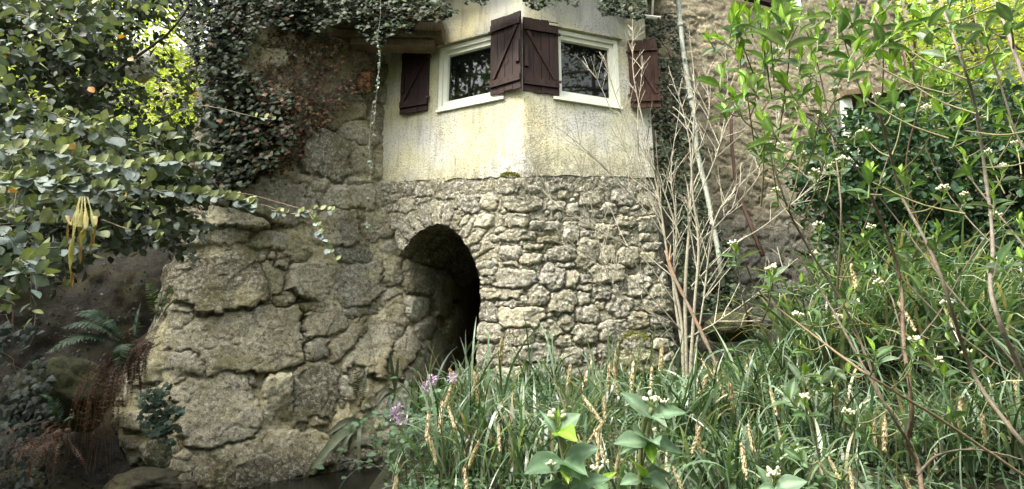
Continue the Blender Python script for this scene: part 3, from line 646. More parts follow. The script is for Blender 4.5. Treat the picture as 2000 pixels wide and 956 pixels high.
# ------------------------------------------------------------------ leaf templates and plant tools
def leaf_tpl(rows, wid, fold=.12, curl=.12, ncol=3):
    """leaf along +x, unit length, wid = half widths at the rows"""
    xs = np.linspace(0, 1, rows); V = []
    for x, w_ in zip(xs, wid):
        for c in np.linspace(-1, 1, ncol): V.append([x, c * w_, abs(c) * w_ * fold * 2 - curl * x * x])
    V = np.array(V); L = []
    for i in range(rows - 1):
        for j in range(ncol - 1): L += [i * ncol + j, (i + 1) * ncol + j, (i + 1) * ncol + j + 1, i * ncol + j + 1]
    return V, np.array(L), np.full((rows - 1) * (ncol - 1), 4)
T_OVAL = leaf_tpl(6, [.02, .20, .30, .30, .19, .01], .15, .10)
T_ROUND = leaf_tpl(6, [.03, .24, .36, .38, .27, .05], .12, .08); T_ROUND = T_ROUND + (np.tile([.95, 1.25, .95], 6),)
T_LONG = leaf_tpl(7, [.015, .10, .17, .20, .17, .10, .005], .22, .22)
T_LONG_B = leaf_tpl(9, [.015, .09, .15, .19, .20, .18, .13, .07, .003], .25, .16, 5)
T_LONG_C = leaf_tpl(9, [.015, .08, .15, .20, .21, .17, .12, .06, .003], .38, .34, 5); T_LONG_C[0][:, 2] += .03 * np.sin(T_LONG_C[0][:, 0] * 17) * np.sign(T_LONG_C[0][:, 1]); T_LONG_C = T_LONG_C + (np.tile([1., .9, 1.45, .9, 1.], 9),)
T_LONG_B = T_LONG_B + (np.tile([1., .9, 1.45, .9, 1.], 9),)
T_OVAL = T_OVAL + (np.tile([.95, 1.25, .95], 6),)
T_CHEAP = leaf_tpl(3, [.03, .28, .02], .15, .1)
T_PINNA = leaf_tpl(4, [.13, .14, .09, .01], .05, .1)
def ivy_tpl():
    o = np.array([[0, 0], [-.08, .22], [.05, .5], [.28, .33], [.42, .48], [.55, .26], [1, 0], [.55, -.26], [.42, -.48], [.28, -.33], [.05, -.5], [-.08, -.22]]) * .9
    V = [[.32, 0, .05]] + [[x, y, -.10 * abs(y)] for x, y in o]; L = []; n = len(o)
    for k in range(n): L += [0, 1 + (k + 1) % n, 1 + k]
    return np.array(V), np.array(L), np.full(n, 3)
T_IVY = ivy_tpl()
def frames(d, up, scale, roll=None):
    d = nrm(d); s = nrm(np.cross(up, d)); n = np.cross(d, s)
    if roll is not None: c, q = np.cos(roll)[:, None], np.sin(roll)[:, None]; s, n = s * c + n * q, -s * q + n * c
    return np.stack([d, s, n], 1) * np.asarray(scale)[:, None, None]
def pal(cols, n, wts=None, jit=.15):
    cols = np.array(cols, float); w_ = None if wts is None else np.array(wts) / np.sum(wts)
    c = cols[rng.choice(len(cols), n, p=w_)]; return c * np.clip(rng.normal(1, jit, (n, 1)), .5, 1.6)
def rvec(n): return nrm(rng.normal(0, 1, (n, 3)))
def curve(pts, n=24, jit=0.0):
    pts = np.array(pts, float); m_ = len(pts)
    if m_ == 2: P = pts[0] + (pts[1] - pts[0]) * np.linspace(0, 1, n)[:, None]
    else:
        Q = np.vstack([2 * pts[0] - pts[1], pts, 2 * pts[-1] - pts[-2]]); t = np.linspace(0, m_ - 1 - 1e-6, n); i = t.astype(int); f = (t - i)[:, None]
        a, b, c, d = Q[i], Q[i + 1], Q[i + 2], Q[i + 3]
        P = .5 * (2 * b + (c - a) * f + (2 * a - 5 * b + 4 * c - d) * f ** 2 + (3 * b - a - 3 * c + d) * f ** 3)
    if jit: P = P + np.cumsum(rng.normal(0, jit, P.shape), 0) * np.linspace(0, 1, n)[:, None]
    return P
def twig_leaves(fol, wood, start, d, length, nleaf, size, cols, wts, tpl, spread=.9, upb=.6, r=.0022, wcol=(.12, .09, .06), droop=.1, tipcol=None, dark=1.):
    n = 6; t = np.linspace(0, 1, n)[:, None]; d = nrm(np.array(d, float)); pts = start + d * t * length + np.array([0, 0, -1]) * droop * length * t * t + np.cumsum(rng.normal(0, .02 * length, (n, 3)), 0) * t
    if wood is not None: wood.tube(pts, np.linspace(r, r * .35, n), wcol, 4, False)
    tl = np.linspace(.12, 1, nleaf) ; P = np.stack([np.interp(tl, t[:, 0], pts[:, k]) for k in range(3)], -1)
    side = nrm(np.cross(d, [0, 0, 1])); up2 = np.cross(side, d); ph = np.arange(nleaf) * 2.4 + rng.uniform(0, 6)
    o = np.cos(ph)[:, None] * side + np.sin(ph)[:, None] * up2
    D = nrm(d * (.45 + .3 * rng.random((nleaf, 1))) + o * spread + rng.normal(0, .18, (nleaf, 3)))
    up = nrm(np.array([0, 0, 1.]) * upb + rng.normal(0, .45, (nleaf, 3)))
    c = pal(cols, nleaf, wts) * dark
    if tipcol is not None: k = tl > .72; c[k] = pal(tipcol, k.sum()); D[k] = nrm(D[k] + np.array([0, 0, .5]) + d * .3)
    fol.inst(tpl if rng.random() < .6 else T_OVAL, frames(D, up, size * rng.uniform(.5, 1.25, nleaf)), P, c)
    return pts[-1]

# ------------------------------------------------------------------ ivy
IVY_C = [(.024, .040, .016), (.036, .055, .022), (.05, .068, .032), (.018, .028, .013), (.075, .095, .03)]
BROWN_C = [(.13, .065, .028), (.17, .09, .045), (.08, .042, .022)]
def wall_pt(px, py, Y0):
    return at(px, py, Y0)
def ivy_patch(name, label, poly, Yf, n, size, thick, cols=IVY_C, wts=(4, 4, 2, 4, .4), brown=None, nstem=30, seed=1, group='ivy on the walls', gap=-.35):
    x0, x1 = min(p[0] for p in poly), max(p[0] for p in poly); y0, y1 = min(p[1] for p in poly), max(p[1] for p in poly)
    X = rng.uniform(x0, x1, n * 6); Y = rng.uniform(y0, y1, n * 6); ok = in_poly(X + 14 * vnoise(np.stack([X * .05, Y * .05, 0 * X], -1), seed), Y + 14 * vnoise(np.stack([X * .05, Y * .05, 9 + 0 * X], -1), seed), poly)
    g = fbm(np.stack([X * .02, Y * .02, 0 * X + seed], -1), 3, seed); ok &= g > gap + rng.normal(0, .12, len(g)); X, Y = X[ok][:n], Y[ok][:n]
    dep = Yf(X, Y) - np.abs(rng.normal(0, 1, len(X))) * thick * .6 - .03 - thick * .7 * np.clip(fbm(np.stack([X * .03, Y * .03, 5 + 0 * X], -1), 2, seed), 0, 1)
    P = at(X, Y, dep); root = thing(name, label, 'ivy', tuple(P[np.argmin(P[:, 2])]), group)
    fol = MB(); m_ = len(P); c = pal(cols, m_, wts, .25)
    if brown is not None:
        bm = rng.random(m_) < brown(X, Y); c[bm] = pal(BROWN_C, bm.sum(), None, .3)
    D = nrm(np.stack([rng.normal(0, .7, m_), -rng.uniform(.1, .7, m_), -rng.uniform(.1, 1, m_)], -1)); up = nrm(np.stack([rng.normal(0, .45, m_), -np.ones(m_), rng.uniform(-.1, 1.0, m_)], -1))
    fol.inst(T_IVY, frames(D, up, size * rng.uniform(.55, 1.25, m_)), P, c); fol.build('foliage', M['ivy'], root)
    st = MB()
    for k in range(nstem):
        i = rng.integers(m_); x, y = X[i], Y[i]; pts = []
        ax, ay = rng.normal(0, 6), -rng.uniform(5, 16)
        for j in range(9):
            if not in_poly(np.array([x]), np.array([y]), poly)[0]: break
            pts.append(at(x, y, float(Yf(np.array([x]), np.array([y]))[0]) - .05 - rng.uniform(0, .04))); x += ax + rng.normal(0, 5); y += ay + rng.normal(0, 4)
        if len(pts) > 2: st.tube(np.array(pts), rng.uniform(.002, .007), (.14, .085, .05), 4, False)
    if st.n: st.build('stem', M['bark'], root)
    return root
def Yboulder(X, Y): return np.interp(X, [330, 560, 748, 780], [7.0, 7.55, 8.25, 8.3]) 
ivy_patch('ivy', 'dense dark ivy covering the upper left end of the boulder wall', [(352, -60), (600, -60), (600, 40), (520, 60), (470, 130), (560, 180), (585, 250), (560, 300), (500, 350), (420, 370), (395, 330), (400, 250), (385, 190), (385, 120), (350, 60)], Yboulder, 7500, .075, .34, brown=lambda X, Y: .06 + .25 * smooth(440, 560, X) * smooth(80, 160, Y), nstem=50, seed=3, gap=-.6)
ivy_patch('dead_ivy', 'brown dried creeper with bare stems on the wall below the eave', [(440, 40), (640, 60), (740, 100), (740, 180), (690, 190), (650, 240), (610, 270), (560, 360), (480, 350), (440, 200)], Yboulder, 3600, .05, .12, brown=lambda X, Y: .72 + 0 * X, nstem=230, seed=5, gap=-.35)
ivy_patch('ivy', 'ivy hanging in a fringe from the eave left of the bay', [(560, -60), (1000, -60), (960, 0), (900, 20), (868, 34), (850, 46), (790, 56), (745, 95), (690, 40), (600, 60), (540, 40)], lambda X, Y: np.interp(X, [540, 750, 1000], [7.5, 7.75, 7.15]) + 0 * Y, 3600, .075, .16, nstem=20, seed=7, gap=-.45)
ivy_patch('ivy', 'thin ivy fringe over the top of the cream bay', [(1000, -60), (1260, -60), (1260, 40), (1225, 44), (1190, 24), (1120, 12), (1040, 14), (990, 2)], lambda X, Y: np.interp(X, [1000, 1260], [7.1, 7.6]) + 0 * Y, 1100, .07, .12, nstem=12, seed=9, gap=-.3)
ivy_patch('ivy', 'column of dark ivy climbing behind the drainpipe', [(1240, 25), (1330, 30), (1345, 200), (1375, 360), (1420, 470), (1440, 560), (1455, 600), (1370, 610), (1335, 560), (1300, 400), (1285, 340), (1268, 230), (1290, 150), (1252, 90)], lambda X, Y: 8.35 + 0 * X, 4800, .062, .22, nstem=40, seed=13, gap=-.5)
ivy_patch('ivy', 'small ivy patch on the bank beside the brown dead fern', [(270, 755), (330, 745), (362, 790), (355, 850), (330, 880), (290, 850), (262, 800)], lambda X, Y: 6.3 + 0 * X, 200, .075, .14, cols=[(.03, .06, .04), (.05, .08, .05)], wts=(1, 1), nstem=8, seed=15)
ivy_patch('ivy', 'ivy trailing over the dark bank at the far left edge', [(-40, 600), (60, 590), (110, 650), (90, 720), (120, 800), (60, 960), (-40, 960)], lambda X, Y: 5.9 + 0 * X, 500, .075, .25, cols=[(.016, .026, .020), (.025, .036, .028)], wts=(1, 1), nstem=14, seed=16, gap=-.1)
# hanging strand with pale small leaves
def strand(label, pts, Y, n, size):
    P = curve([at(x, y, Y) for x, y in pts], 40, .004); root = thing('ivy_strand', label, 'ivy strand', tuple(P[0]), 'ivy strands hanging from the eave')
    st = MB(); st.tube(P, .003, (.3, .27, .2), 4, False); st.build('stem', M['twig'], root); fol = MB(); i = rng.integers(0, 40, n)
    fol.inst(T_IVY, frames(nrm(rvec(n) + [0, -.4, -.5]), nrm(rvec(n) * .5 + [0, -1, .4]), size * rng.uniform(.6, 1.2, n)), P[i] + rng.normal(0, .008, (n, 3)), pal([(.2, .27, .22), (.1, .14, .09), (.28, .34, .3)], n)); fol.build('foliage', M['ivy'], root)
strand('pale leaved ivy strand dangling in front of the eave timbers', [(744, -30), (742, 40), (736, 75), (742, 110), (735, 180), (728, 260)], 7.4, 70, .045)
strand('thin ivy strand trailing down the boulders below the eave', [(728, 200), (722, 280), (724, 340), (718, 400), (722, 450)], 7.7, 26, .045)

# ------------------------------------------------------------------ left bank: damp rock with shade in its colour, boulders, ferns
def earth_bank():
    s, P, N = plan_curve([(-9.5, 5.0), (-7.5, 6.4), (-5.6, 7.0), (-4.3, 7.3), (-3.7, 7.6)], .03, 2); z = np.arange(-.1, 3.4, .03)
    X = P[:, None] + N[:, None] * (.9 * smooth(1.8, .0, z) - .25 * smooth(2.2, 3.2, z))[None, :, None]
    G = np.concatenate([X, np.broadcast_to(z[None, :, None], (*X.shape[:2], 1))], -1)
    G[..., :2] += N[:, None] * (fbm(G * [1.2, 1.2, .8], 4, 2) * .25 + fbm(G * 5, 4, 6) * .05)[..., None]
    C = np.array([.038, .034, .028]) * (1 + .3 * fbm(G * 3, 3, 1)[..., None]); mb = MB(); mb.grid(G, C)  # dark wet soil tone, deepened to carry the overhanging shrub's shade
    tag(mb.build('earth_bank', M['dark_rock'], None, True), kind='structure'); return G, N
BANK, BANKN = earth_bank()
def rock(name, label, px, py, Y, rx, ry, rz, col, mat, seed, group=None):
    c = at(px, py, Y); n = 40; th = np.linspace(0, math.pi, n); ph = np.linspace(0, 2 * math.pi, 2 * n); T_, P_ = np.meshgrid(th, ph, indexing='ij')
    U = np.stack([np.sin(T_) * np.cos(P_), np.sin(T_) * np.sin(P_), np.cos(T_)], -1); r = 1 + .30 * fbm(U * 1.6 + seed, 3, seed) + .07 * fbm(U * 7 + seed, 4, seed)
    G = U * r[..., None] * np.array([rx, ry, rz]) + c; mb = MB(); mb.grid(G, col)
    return tag(mb.build(name, mat, None, True, loc=(c[0], c[1], c[2] - rz * .9)), label, 'boulder', group)
rock('boulder', 'big rounded mossy boulder on the dark bank under the green fern', 118, 775, 6.2, .44, .4, .38, (.04, .042, .018), M['dark_rock'], 3)
rock('boulder', 'small egg shaped boulder at the foot of the boulder wall', 308, 886, 6.2, .12, .14, .16, (.15, .14, .09), M['boulder'], 4)
rock('boulder', 'low flat boulder at the bottom edge left of the stream', 285, 945, 6.0, .3, .3, .13, (.06, .055, .035), M['dark_rock'], 5)
rock('boulder', 'mossy block under the drainpipe foot, right of the bare shrub', 1425, 640, 8.0, .3, .3, .2, (.035, .036, .016), M['dark_rock'], 6)
rock('boulder', 'moss covered stone at the right foot of the stone base', 1245, 712, 7.6, .26, .28, .2, (.09, .095, .04), M['boulder'], 7)
rock('boulder', 'broken stone lump at the foot of the arch corner', 965, 800, 7.35, .26, .25, .28, (.19, .175, .13), M['boulder'], 8)
# moss cushion on the ledge
def moss(label, px, py, Y, r, h, n):
    c = at(px, py, Y); mb = MB(); v = rvec(n); v[:, 2] = np.abs(v[:, 2]); P = c + v * [r, r * .5, h] * rng.uniform(.6, 1, (n, 1))
    mb.inst(T_CHEAP, frames(nrm(v + rvec(n) * .6), rvec(n), .02 * rng.uniform(.6, 1.3, n)), P, pal([(.16, .18, .02), (.1, .12, .02), (.22, .22, .04)], n))
    tag(mb.build('moss', M['fern'], None, loc=tuple(c)), label, 'moss')
moss('yellow green moss cushion on the ledge at the corner below the plaster', 996, 346, 7.38, .14, .06, 900)
moss('bright moss patch on the lowest stones of the base', 1240, 665, 7.45, .18, .12, 700)

FERN_C = [(.05, .09, .055), (.07, .12, .07), (.04, .075, .04)]
def frond(mb, base, tip, bulge, L_pin, npin, cols, rcol=(.12, .10, .05), tpl=T_PINNA, twist=0):
    P = curve([base, (np.array(base) + tip) / 2 + np.array(bulge), tip], npin); mb.tube(P, np.linspace(.004, .0015, npin), rcol, 4, False)
    t = nrm(np.gradient(P, axis=0)); n0 = nrm(np.cross(t, nrm(np.cross([0, 0, 1.], t) + 1e-6))); side = nrm(np.cross(t, [0, -.5, 1.]))
    prof = np.sin(np.linspace(.35, math.pi * .98, npin)) ** .8 * L_pin; k = np.arange(npin) > npin * .12
    for sg in (-1, 1):
        D = nrm(side * sg + t * .35 + rng.normal(0, .06, P.shape) + [0, 0, -.12]); mb.inst(tpl, frames(D[k], n0[k] + rng.normal(0, .1, P[k].shape), np.maximum(prof[k], .01)), P[k], pal(cols, k.sum()))
def fern(label, fr, cols=FERN_C, name='fern', group='ferns'):
    b0 = at(*fr[0][0]); root = thing(name, label, 'fern', tuple(b0), group)
    for (a, b_, bul, Lp, n) in fr:
        mb = MB(); frond(mb, at(*a), at(*b_), bul, Lp, n, cols); mb.build('frond', M['fern'], root)
    return root
fern('large green fern spreading left over the mossy boulder', [((250, 672, 5.9), (88, 690, 5.4), (0, -.1, .12), .13, 34), ((250, 672, 5.9), (145, 610, 5.7), (0, -.1, .12), .11, 30), ((252, 675, 5.9), (120, 640, 5.5), (0, -.1, .12), .12, 30), ((255, 670, 5.9), (200, 628, 5.8), (0, -.1, .08), .08, 22), ((258, 672, 5.9), (235, 730, 5.7), (0, -.1, .1), .09, 22), ((262, 668, 5.9), (275, 590, 5.8), (0, 0, .03), .07, 24)])
fern('small upright fern beside the left end of the boulder wall', [((305, 625, 6.2), (287, 545, 6.1), (0, 0, .05), .07, 24), ((308, 625, 6.2), (335, 560, 6.1), (0, 0, .05), .08, 26), ((310, 628, 6.2), (342, 585, 6.1), (0, 0, .04), .07, 22), ((303, 630, 6.2), (322, 552, 6.1), (0, 0, .05), .06, 20)], [(.09, .13, .05), (.12, .16, .06)])
fern('small fern hanging low on the bank left of the dead fern', [((118, 835, 5.6), (75, 770, 5.4), (0, 0, .1), .07, 26), ((118, 835, 5.6), (145, 815, 5.5), (0, 0, .04), .05, 16), ((116, 838, 5.6), (100, 780, 5.5), (0, 0, .05), .05, 20)])
fern('fern growing on the wall foot beside the arch', [((705, 790, 7.3), (690, 700, 7.2), (0, 0, .02), .06, 26), ((705, 795, 7.3), (720, 715, 7.2), (0, 0, .02), .06, 26), ((705, 790, 7.3), (672, 740, 7.1), (0, 0, .05), .05, 20)], [(.06, .08, .03), (.05, .06, .03)])
def dead_fern(label, px, py, Y, ln, n, spread, ps=()):
    b0 = at(px, py, Y); root = thing('dead_fern', label, 'dead fern', tuple(b0), 'dead brown ferns on the bank'); mb = MB()
    for k in range(n):
        dx = rng.normal(0, spread); tip = b0 + np.array([dx, -.15 + rng.normal(0, .08), -ln * rng.uniform(.45, 1.05)]); bul = np.array([dx * .25, -.12, .16 * rng.random()])
        frond(mb, b0 + rng.normal(0, .05, 3), tip, bul, .028, 22, [(.10, .045, .026), (.14, .07, .042), (.06, .032, .02)], (.13, .07, .04))
    mb.build('frond', M['fern'], root)
dead_fern('rusty brown dead fern hanging straight down beside the boulder wall', 292, 668, 6.05, .58, 34, .09)
dead_fern('tangled brown dead fern sagging below the green fern', 235, 690, 5.85, 1.05, 44, .12)
dead_fern('dried brown fern spread over the bank at lower left', 120, 840, 5.6, .4, 26, .22)
def strap_fern(label, base, blades, cols):
    b0 = at(*base); root = thing('strap_fern', label, 'fern', tuple(b0), 'strap leaved ferns by the arch')
    for (x, y, Y, bul, wdt) in blades:
        tip = at(x, y, Y); P = curve([b0, (b0 + tip) / 2 + np.array(bul), tip], 14); t_ = nrm(np.gradient(P, axis=0)); sd_ = nrm(np.cross(t_, [0, -1, .3])); wd = np.sin(np.linspace(.25, math.pi * .97, 14)) ** .6 * wdt
        wd = wd * (1 + .12 * np.sin(np.arange(14) * 2.6)); nn = np.cross(sd_, t_)
        G = np.stack([P - sd_ * wd[:, None] + nn * wd[:, None] * .3, P, P + sd_ * wd[:, None] + nn * wd[:, None] * .3], 1); mb = MB(); mb.grid(G, pal(cols, 1)[0]); mb.build('frond', M['fern'], root, True)
SF = [(.05, .075, .035), (.065, .08, .04)]
strap_fern('strap leaved fern on dark stones at the left foot of the arch', (772, 765, 7.5), [(735, 790, 7.3, (0, 0, .08), .028), (752, 835, 7.2, (0, -.05, .1), .026), (770, 850, 7.2, (0, -.05, .1), .03), (792, 800, 7.3, (0, 0, .08), .024), (778, 700, 7.4, (0, 0, 0), .022), (762, 690, 7.4, (0, 0, 0), .022), (722, 830, 7.2, (0, 0, .1), .02), (800, 770, 7.4, (0, 0, .06), .02)], SF)
strap_fern('drooping strap leaved fern over the water below the boulders', (705, 822, 7.0), [(610, 915, 6.6, (0, -.05, .05), .05), (655, 905, 6.7, (0, -.05, .06), .035), (700, 920, 6.7, (0, -.05, .1), .022), (738, 900, 6.8, (.05, -.05, .12), .02), (640, 850, 6.8, (0, 0, .06), .035), (745, 820, 6.9, (0, 0, .06), .022), (680, 880, 6.8, (0, -.05, .1), .03)], [(.06, .085, .035), (.08, .10, .05)])

# ------------------------------------------------------------------ sedges
GR_C = [(.07, .125, .065), (.105, .17, .09), (.18, .255, .165), (.035, .065, .033), (.27, .33, .22), (.32, .27, .16)]; GR_W = (3.5, 4.5, 3.2, 3, 1.8, .9)
def blades(mb, base, n, L0, L1, width, spread=.5, az=None, azs=math.pi, cols=GR_C, wts=GR_W, rad=.12, dr=1.0):
    k = 9; a = rng.uniform(-math.pi, math.pi, n) if az is None else rng.normal(az, azs, n)
    L = rng.uniform(L0, L1, n); lean = np.abs(rng.normal(0, spread, n)) ; drp = rng.uniform(.5, 2.0, n) * dr
    t = np.linspace(0, 1, k); ang = lean[:, None] + drp[:, None] * t[None] ** 1.7          # from vertical
    seg = (L / (k - 1))[:, None]; h = np.cumsum(np.sin(ang) * seg, 1); v = np.cumsum(np.cos(ang) * seg, 1)
    b = base + np.stack([rng.normal(0, rad, n), rng.normal(0, rad, n), np.zeros(n)], -1); dx, dy = np.cos(a)[:, None], np.sin(a)[:, None]
    bend = (rng.normal(0, .12, n)[:, None] * t ** 2 * L[:, None])
    P = np.stack([b[:, :1] + dx * h - dy * bend, b[:, 1:2] + dy * h + dx * bend, b[:, 2:] + v - .02], -1)
    tw = rng.normal(0, .5, n)[:, None] * t[None]; sx = -dy * np.cos(tw); sy = dx * np.cos(tw); sz = np.sin(tw) + 0 * sx
    w_ = width * rng.uniform(.6, 1.2, n)[:, None] * (np.minimum(1, (1 - t) * 3.0) * .95 + .05)[None]; sdv = np.stack([sx, sy, sz], -1) * w_[..., None] * .5
    V = np.stack([P - sdv, P + sdv], 2).reshape(n, -1, 3); j = np.arange(k - 1)[:, None] * 2; Q = (j + np.array([0, 1, 3, 2])[None]).ravel()
    LL = (Q[None] + (np.arange(n) * 2 * k)[:, None]).ravel(); mb.add(V.reshape(-1, 3), LL, np.full(n * (k - 1), 4), np.repeat(pal(cols, n, wts, .2), 2 * k, 0))
def spike_mesh(seed):
    mb = MB(); rg = np.random.default_rng(seed); n = 210; t = rg.random(n); th = rg.uniform(0, 6.28, n); r = .0042 * np.sin(np.clip(t * 2.9 + .15, 0, 3.1)) ** .5 + .001
    P = np.stack([np.cos(th) * r, np.sin(th) * r, -t * .085], -1); D = nrm(np.stack([np.cos(th) * .55, np.sin(th) * .55, -np.ones(n)], -1))
    mb.inst(T_CHEAP, frames(D, nrm(np.stack([np.cos(th), np.sin(th), 0 * th], -1)), .0095 * rg.uniform(.7, 1.2, n)), P, pal([(.56, .49, .29), (.46, .37, .22), (.62, .58, .38), (.34, .25, .15)], n)); 
    mb.tube([[0, 0, 0], [0, 0, -.085]], [.003, .002], (.25, .18, .1), 5)
    return mb
spk = [spike_mesh(k) for k in range(4)]; spk_me = []
for s_ in spk:
    o = s_.build('flower_spike', M['grass']); spk_me.append(o.data); bpy.data.objects.remove(o)
clumps = []   # (px at base, Y, nblades, L0, L1, label)
CL = [(842, 5.6, 110, .4, .75, 'low sedge clump leaning over the stream with the most yellow spikes'), (905, 6.2, 130, .45, .85, 'sedge clump in front of the arch opening'), (980, 5.2, 170, .5, .9, 'dense dark sedge clump below the corner of the stone base'),
      (905, 4.3, 120, .4, .75, 'fine sedge clump at the bottom edge left of the big leafed shoot'), (1060, 6.4, 120, .5, .9, 'tall sedge clump against the stone base, left part'), (1150, 5.4, 160, .45, .8, 'sedge clump between the two big leafed shoots'), (1195, 6.5, 100, .4, .75, 'sedge clump against the stone base, right part'),
      (1040, 4.0, 140, .4, .7, 'sedge clump behind the left big leafed shoot'), (1265, 5.8, 130, .5, .8, 'sedge clump left of the bare shrub foot'), (1330, 4.6, 170, .5, .85, 'dense sedge clump right of the big leafed shoots'), (1395, 6.0, 120, .45, .8, 'sedge clump beside the peeled orange branch'),
      (1240, 3.7, 120, .35, .6, 'sedge clump behind the right big leafed shoot'), (1450, 4.9, 170, .5, .85, 'sedge clump with a long pale spike, right of the bottom centre'), (1440, 3.9, 130, .4, .65, 'sedge clump at the bottom edge below the pale spike'), (1500, 6.3, 110, .4, .7, 'sedge clump in front of the mossy block'),
      (1560, 4.6, 150, .4, .75, 'grey green sedge clump left of the forked brown stem'), (1530, 3.8, 120, .35, .6, 'bottom edge sedge clump above the small bud cluster'),(1600, 6.0, 210, .7, 1.1, 'long bladed sedge tussock drooping down the right bank'), (1680, 6.8, 190, .7, 1.1, 'upper sedge tussock under the dark evergreen bush'),
      (1760, 5.7, 220, .7, 1.15, 'large sedge tussock behind the crossing brown stems'), (1840, 6.4, 190, .7, 1.1, 'upright sedge tussock below the dark hollow in the bush'), (1900, 5.2, 220, .7, 1.15, 'large sedge tussock draping at the right'), (1990, 5.9, 190, .7, 1.1, 'sedge tussock at the right edge, mid height'),
      (1680, 4.4, 150, .4, .7, 'sedge clump left of the shrub foot at the bottom'), (1830, 4.2, 150, .4, .8, 'sedge clump right of the shrub foot at the bottom'), (1960, 4.1, 150, .5, .9, 'sedge clump in the bottom right corner'), (1500, 5.4, 150, .5, .85, 'sedge clump under the long diagonal stem'), (1100, 4.6, 120, .4, .7, 'thin sedge clump just behind the left big leafed shoot')]
for (px, Y, n, L0, L1, lb) in CL:
    x = float(at(px, 800, Y)[0]); z = float(H(x, Y)); root = thing('sedge_clump', lb, 'sedge clump', (x, Y, z - .03), 'sedge clumps on the bank')
    mb = MB(); big = L1 > 1.0
    blades(mb, np.array([x, Y, z]), int(n * .85), L0 * (.45 if Y > 5 and not big else .9 if not big else 1.2), L1 * (.62 if Y > 5 and not big else .95 if not big else 1.3), .020 if not big else .024, .35 if not big else .6, None if not big else -math.pi / 2, 1.0, rad=.13 if not big else .19, dr=1. if not big else 1.3, wts=GR_W if not big else (4, 4, 3, 3, 2, 1.6))
    k_ = 7 if not big else 14; blades(mb, np.array([x, Y, z]), k_, L1 * .7, L1 * 1.05, .018, .16, rad=.1, dr=.5)
    mb.build('blades', M['grass'], root); clumps.append((root, np.array([x, Y, z]), px))
SP = [(878,734),(925,738),(934,745),(882,767),(864,797),(875,808),(838,816),(815,823),(806,853),(838,864),(973,840),(936,875),(906,927),(776,942),(1115,725),(1161,712),(1137,786),(1180,786),(1161,853),(1191,723),(981,674),
 (1199,730),(1208,682),(1293,689),(1273,730),(1370,715),(1383,745),(1394,736),(1465,708),(1169,860),(1180,838),(1210,898),(1360,842),(1368,846),(1448,879),(1575,745),(1504,771),(1461,842),(1314,924),(1424,760),(1238,719),
 (1463,706),(1633,767),(1707,836),(1617,905),(1659,926),(1765,942),(1662,529),(1754,603),(1876,789),(1918,820),(1982,757),(1961,677),(1728,826)]
for (x, y) in SP:
    Ys = np.linspace(2.6, 7.2, 60); pr = at(np.full(60, x), np.full(60, y - 14), Ys); hg = pr[:, 2] - H(pr[:, 0], pr[:, 1]); ok_ = np.where(hg > .52)[0]; Y = float(Ys[ok_[-1]]) if len(ok_) else 3.0
    if x > 1520 and y < 700: Y = min(Y, 5.0)
    top = at(x, y - 14, Y); k = rng.integers(4); sc = rng.uniform(.42, .62) * Y
    root, b, cp = min(clumps, key=lambda c: (c[1][0] - top[0]) ** 2 + (c[1][1] - top[1]) ** 2 * .4); b = np.array([.6 * top[0] + .4 * b[0], .75 * top[1] + .25 * b[1], 0]); b[2] = H(b[0], b[1])
    side = 1 if top[0] > b[0] else -1
    o = bpy.data.objects.new('flower_spike', spk_me[k]); COL.objects.link(o); o.parent = root; o.location = top - np.array(root['_l']); o.scale = (sc * .8, sc * .8, sc * 1.05)
    o.rotation_euler = (rng.normal(0, .25), -side * abs(rng.normal(.2, .3)), rng.uniform(0, 6))
    hi = top + np.array([-side * .05, 0, .06]); mb = MB(); mb.tube(curve([b, (b * .4 + hi * .6) + [-.02 * side, 0, .05], hi, top], 16), .003, (.2, .22, .1), 4, False)
    mb.build('spike_stalk', M['grass'], root)

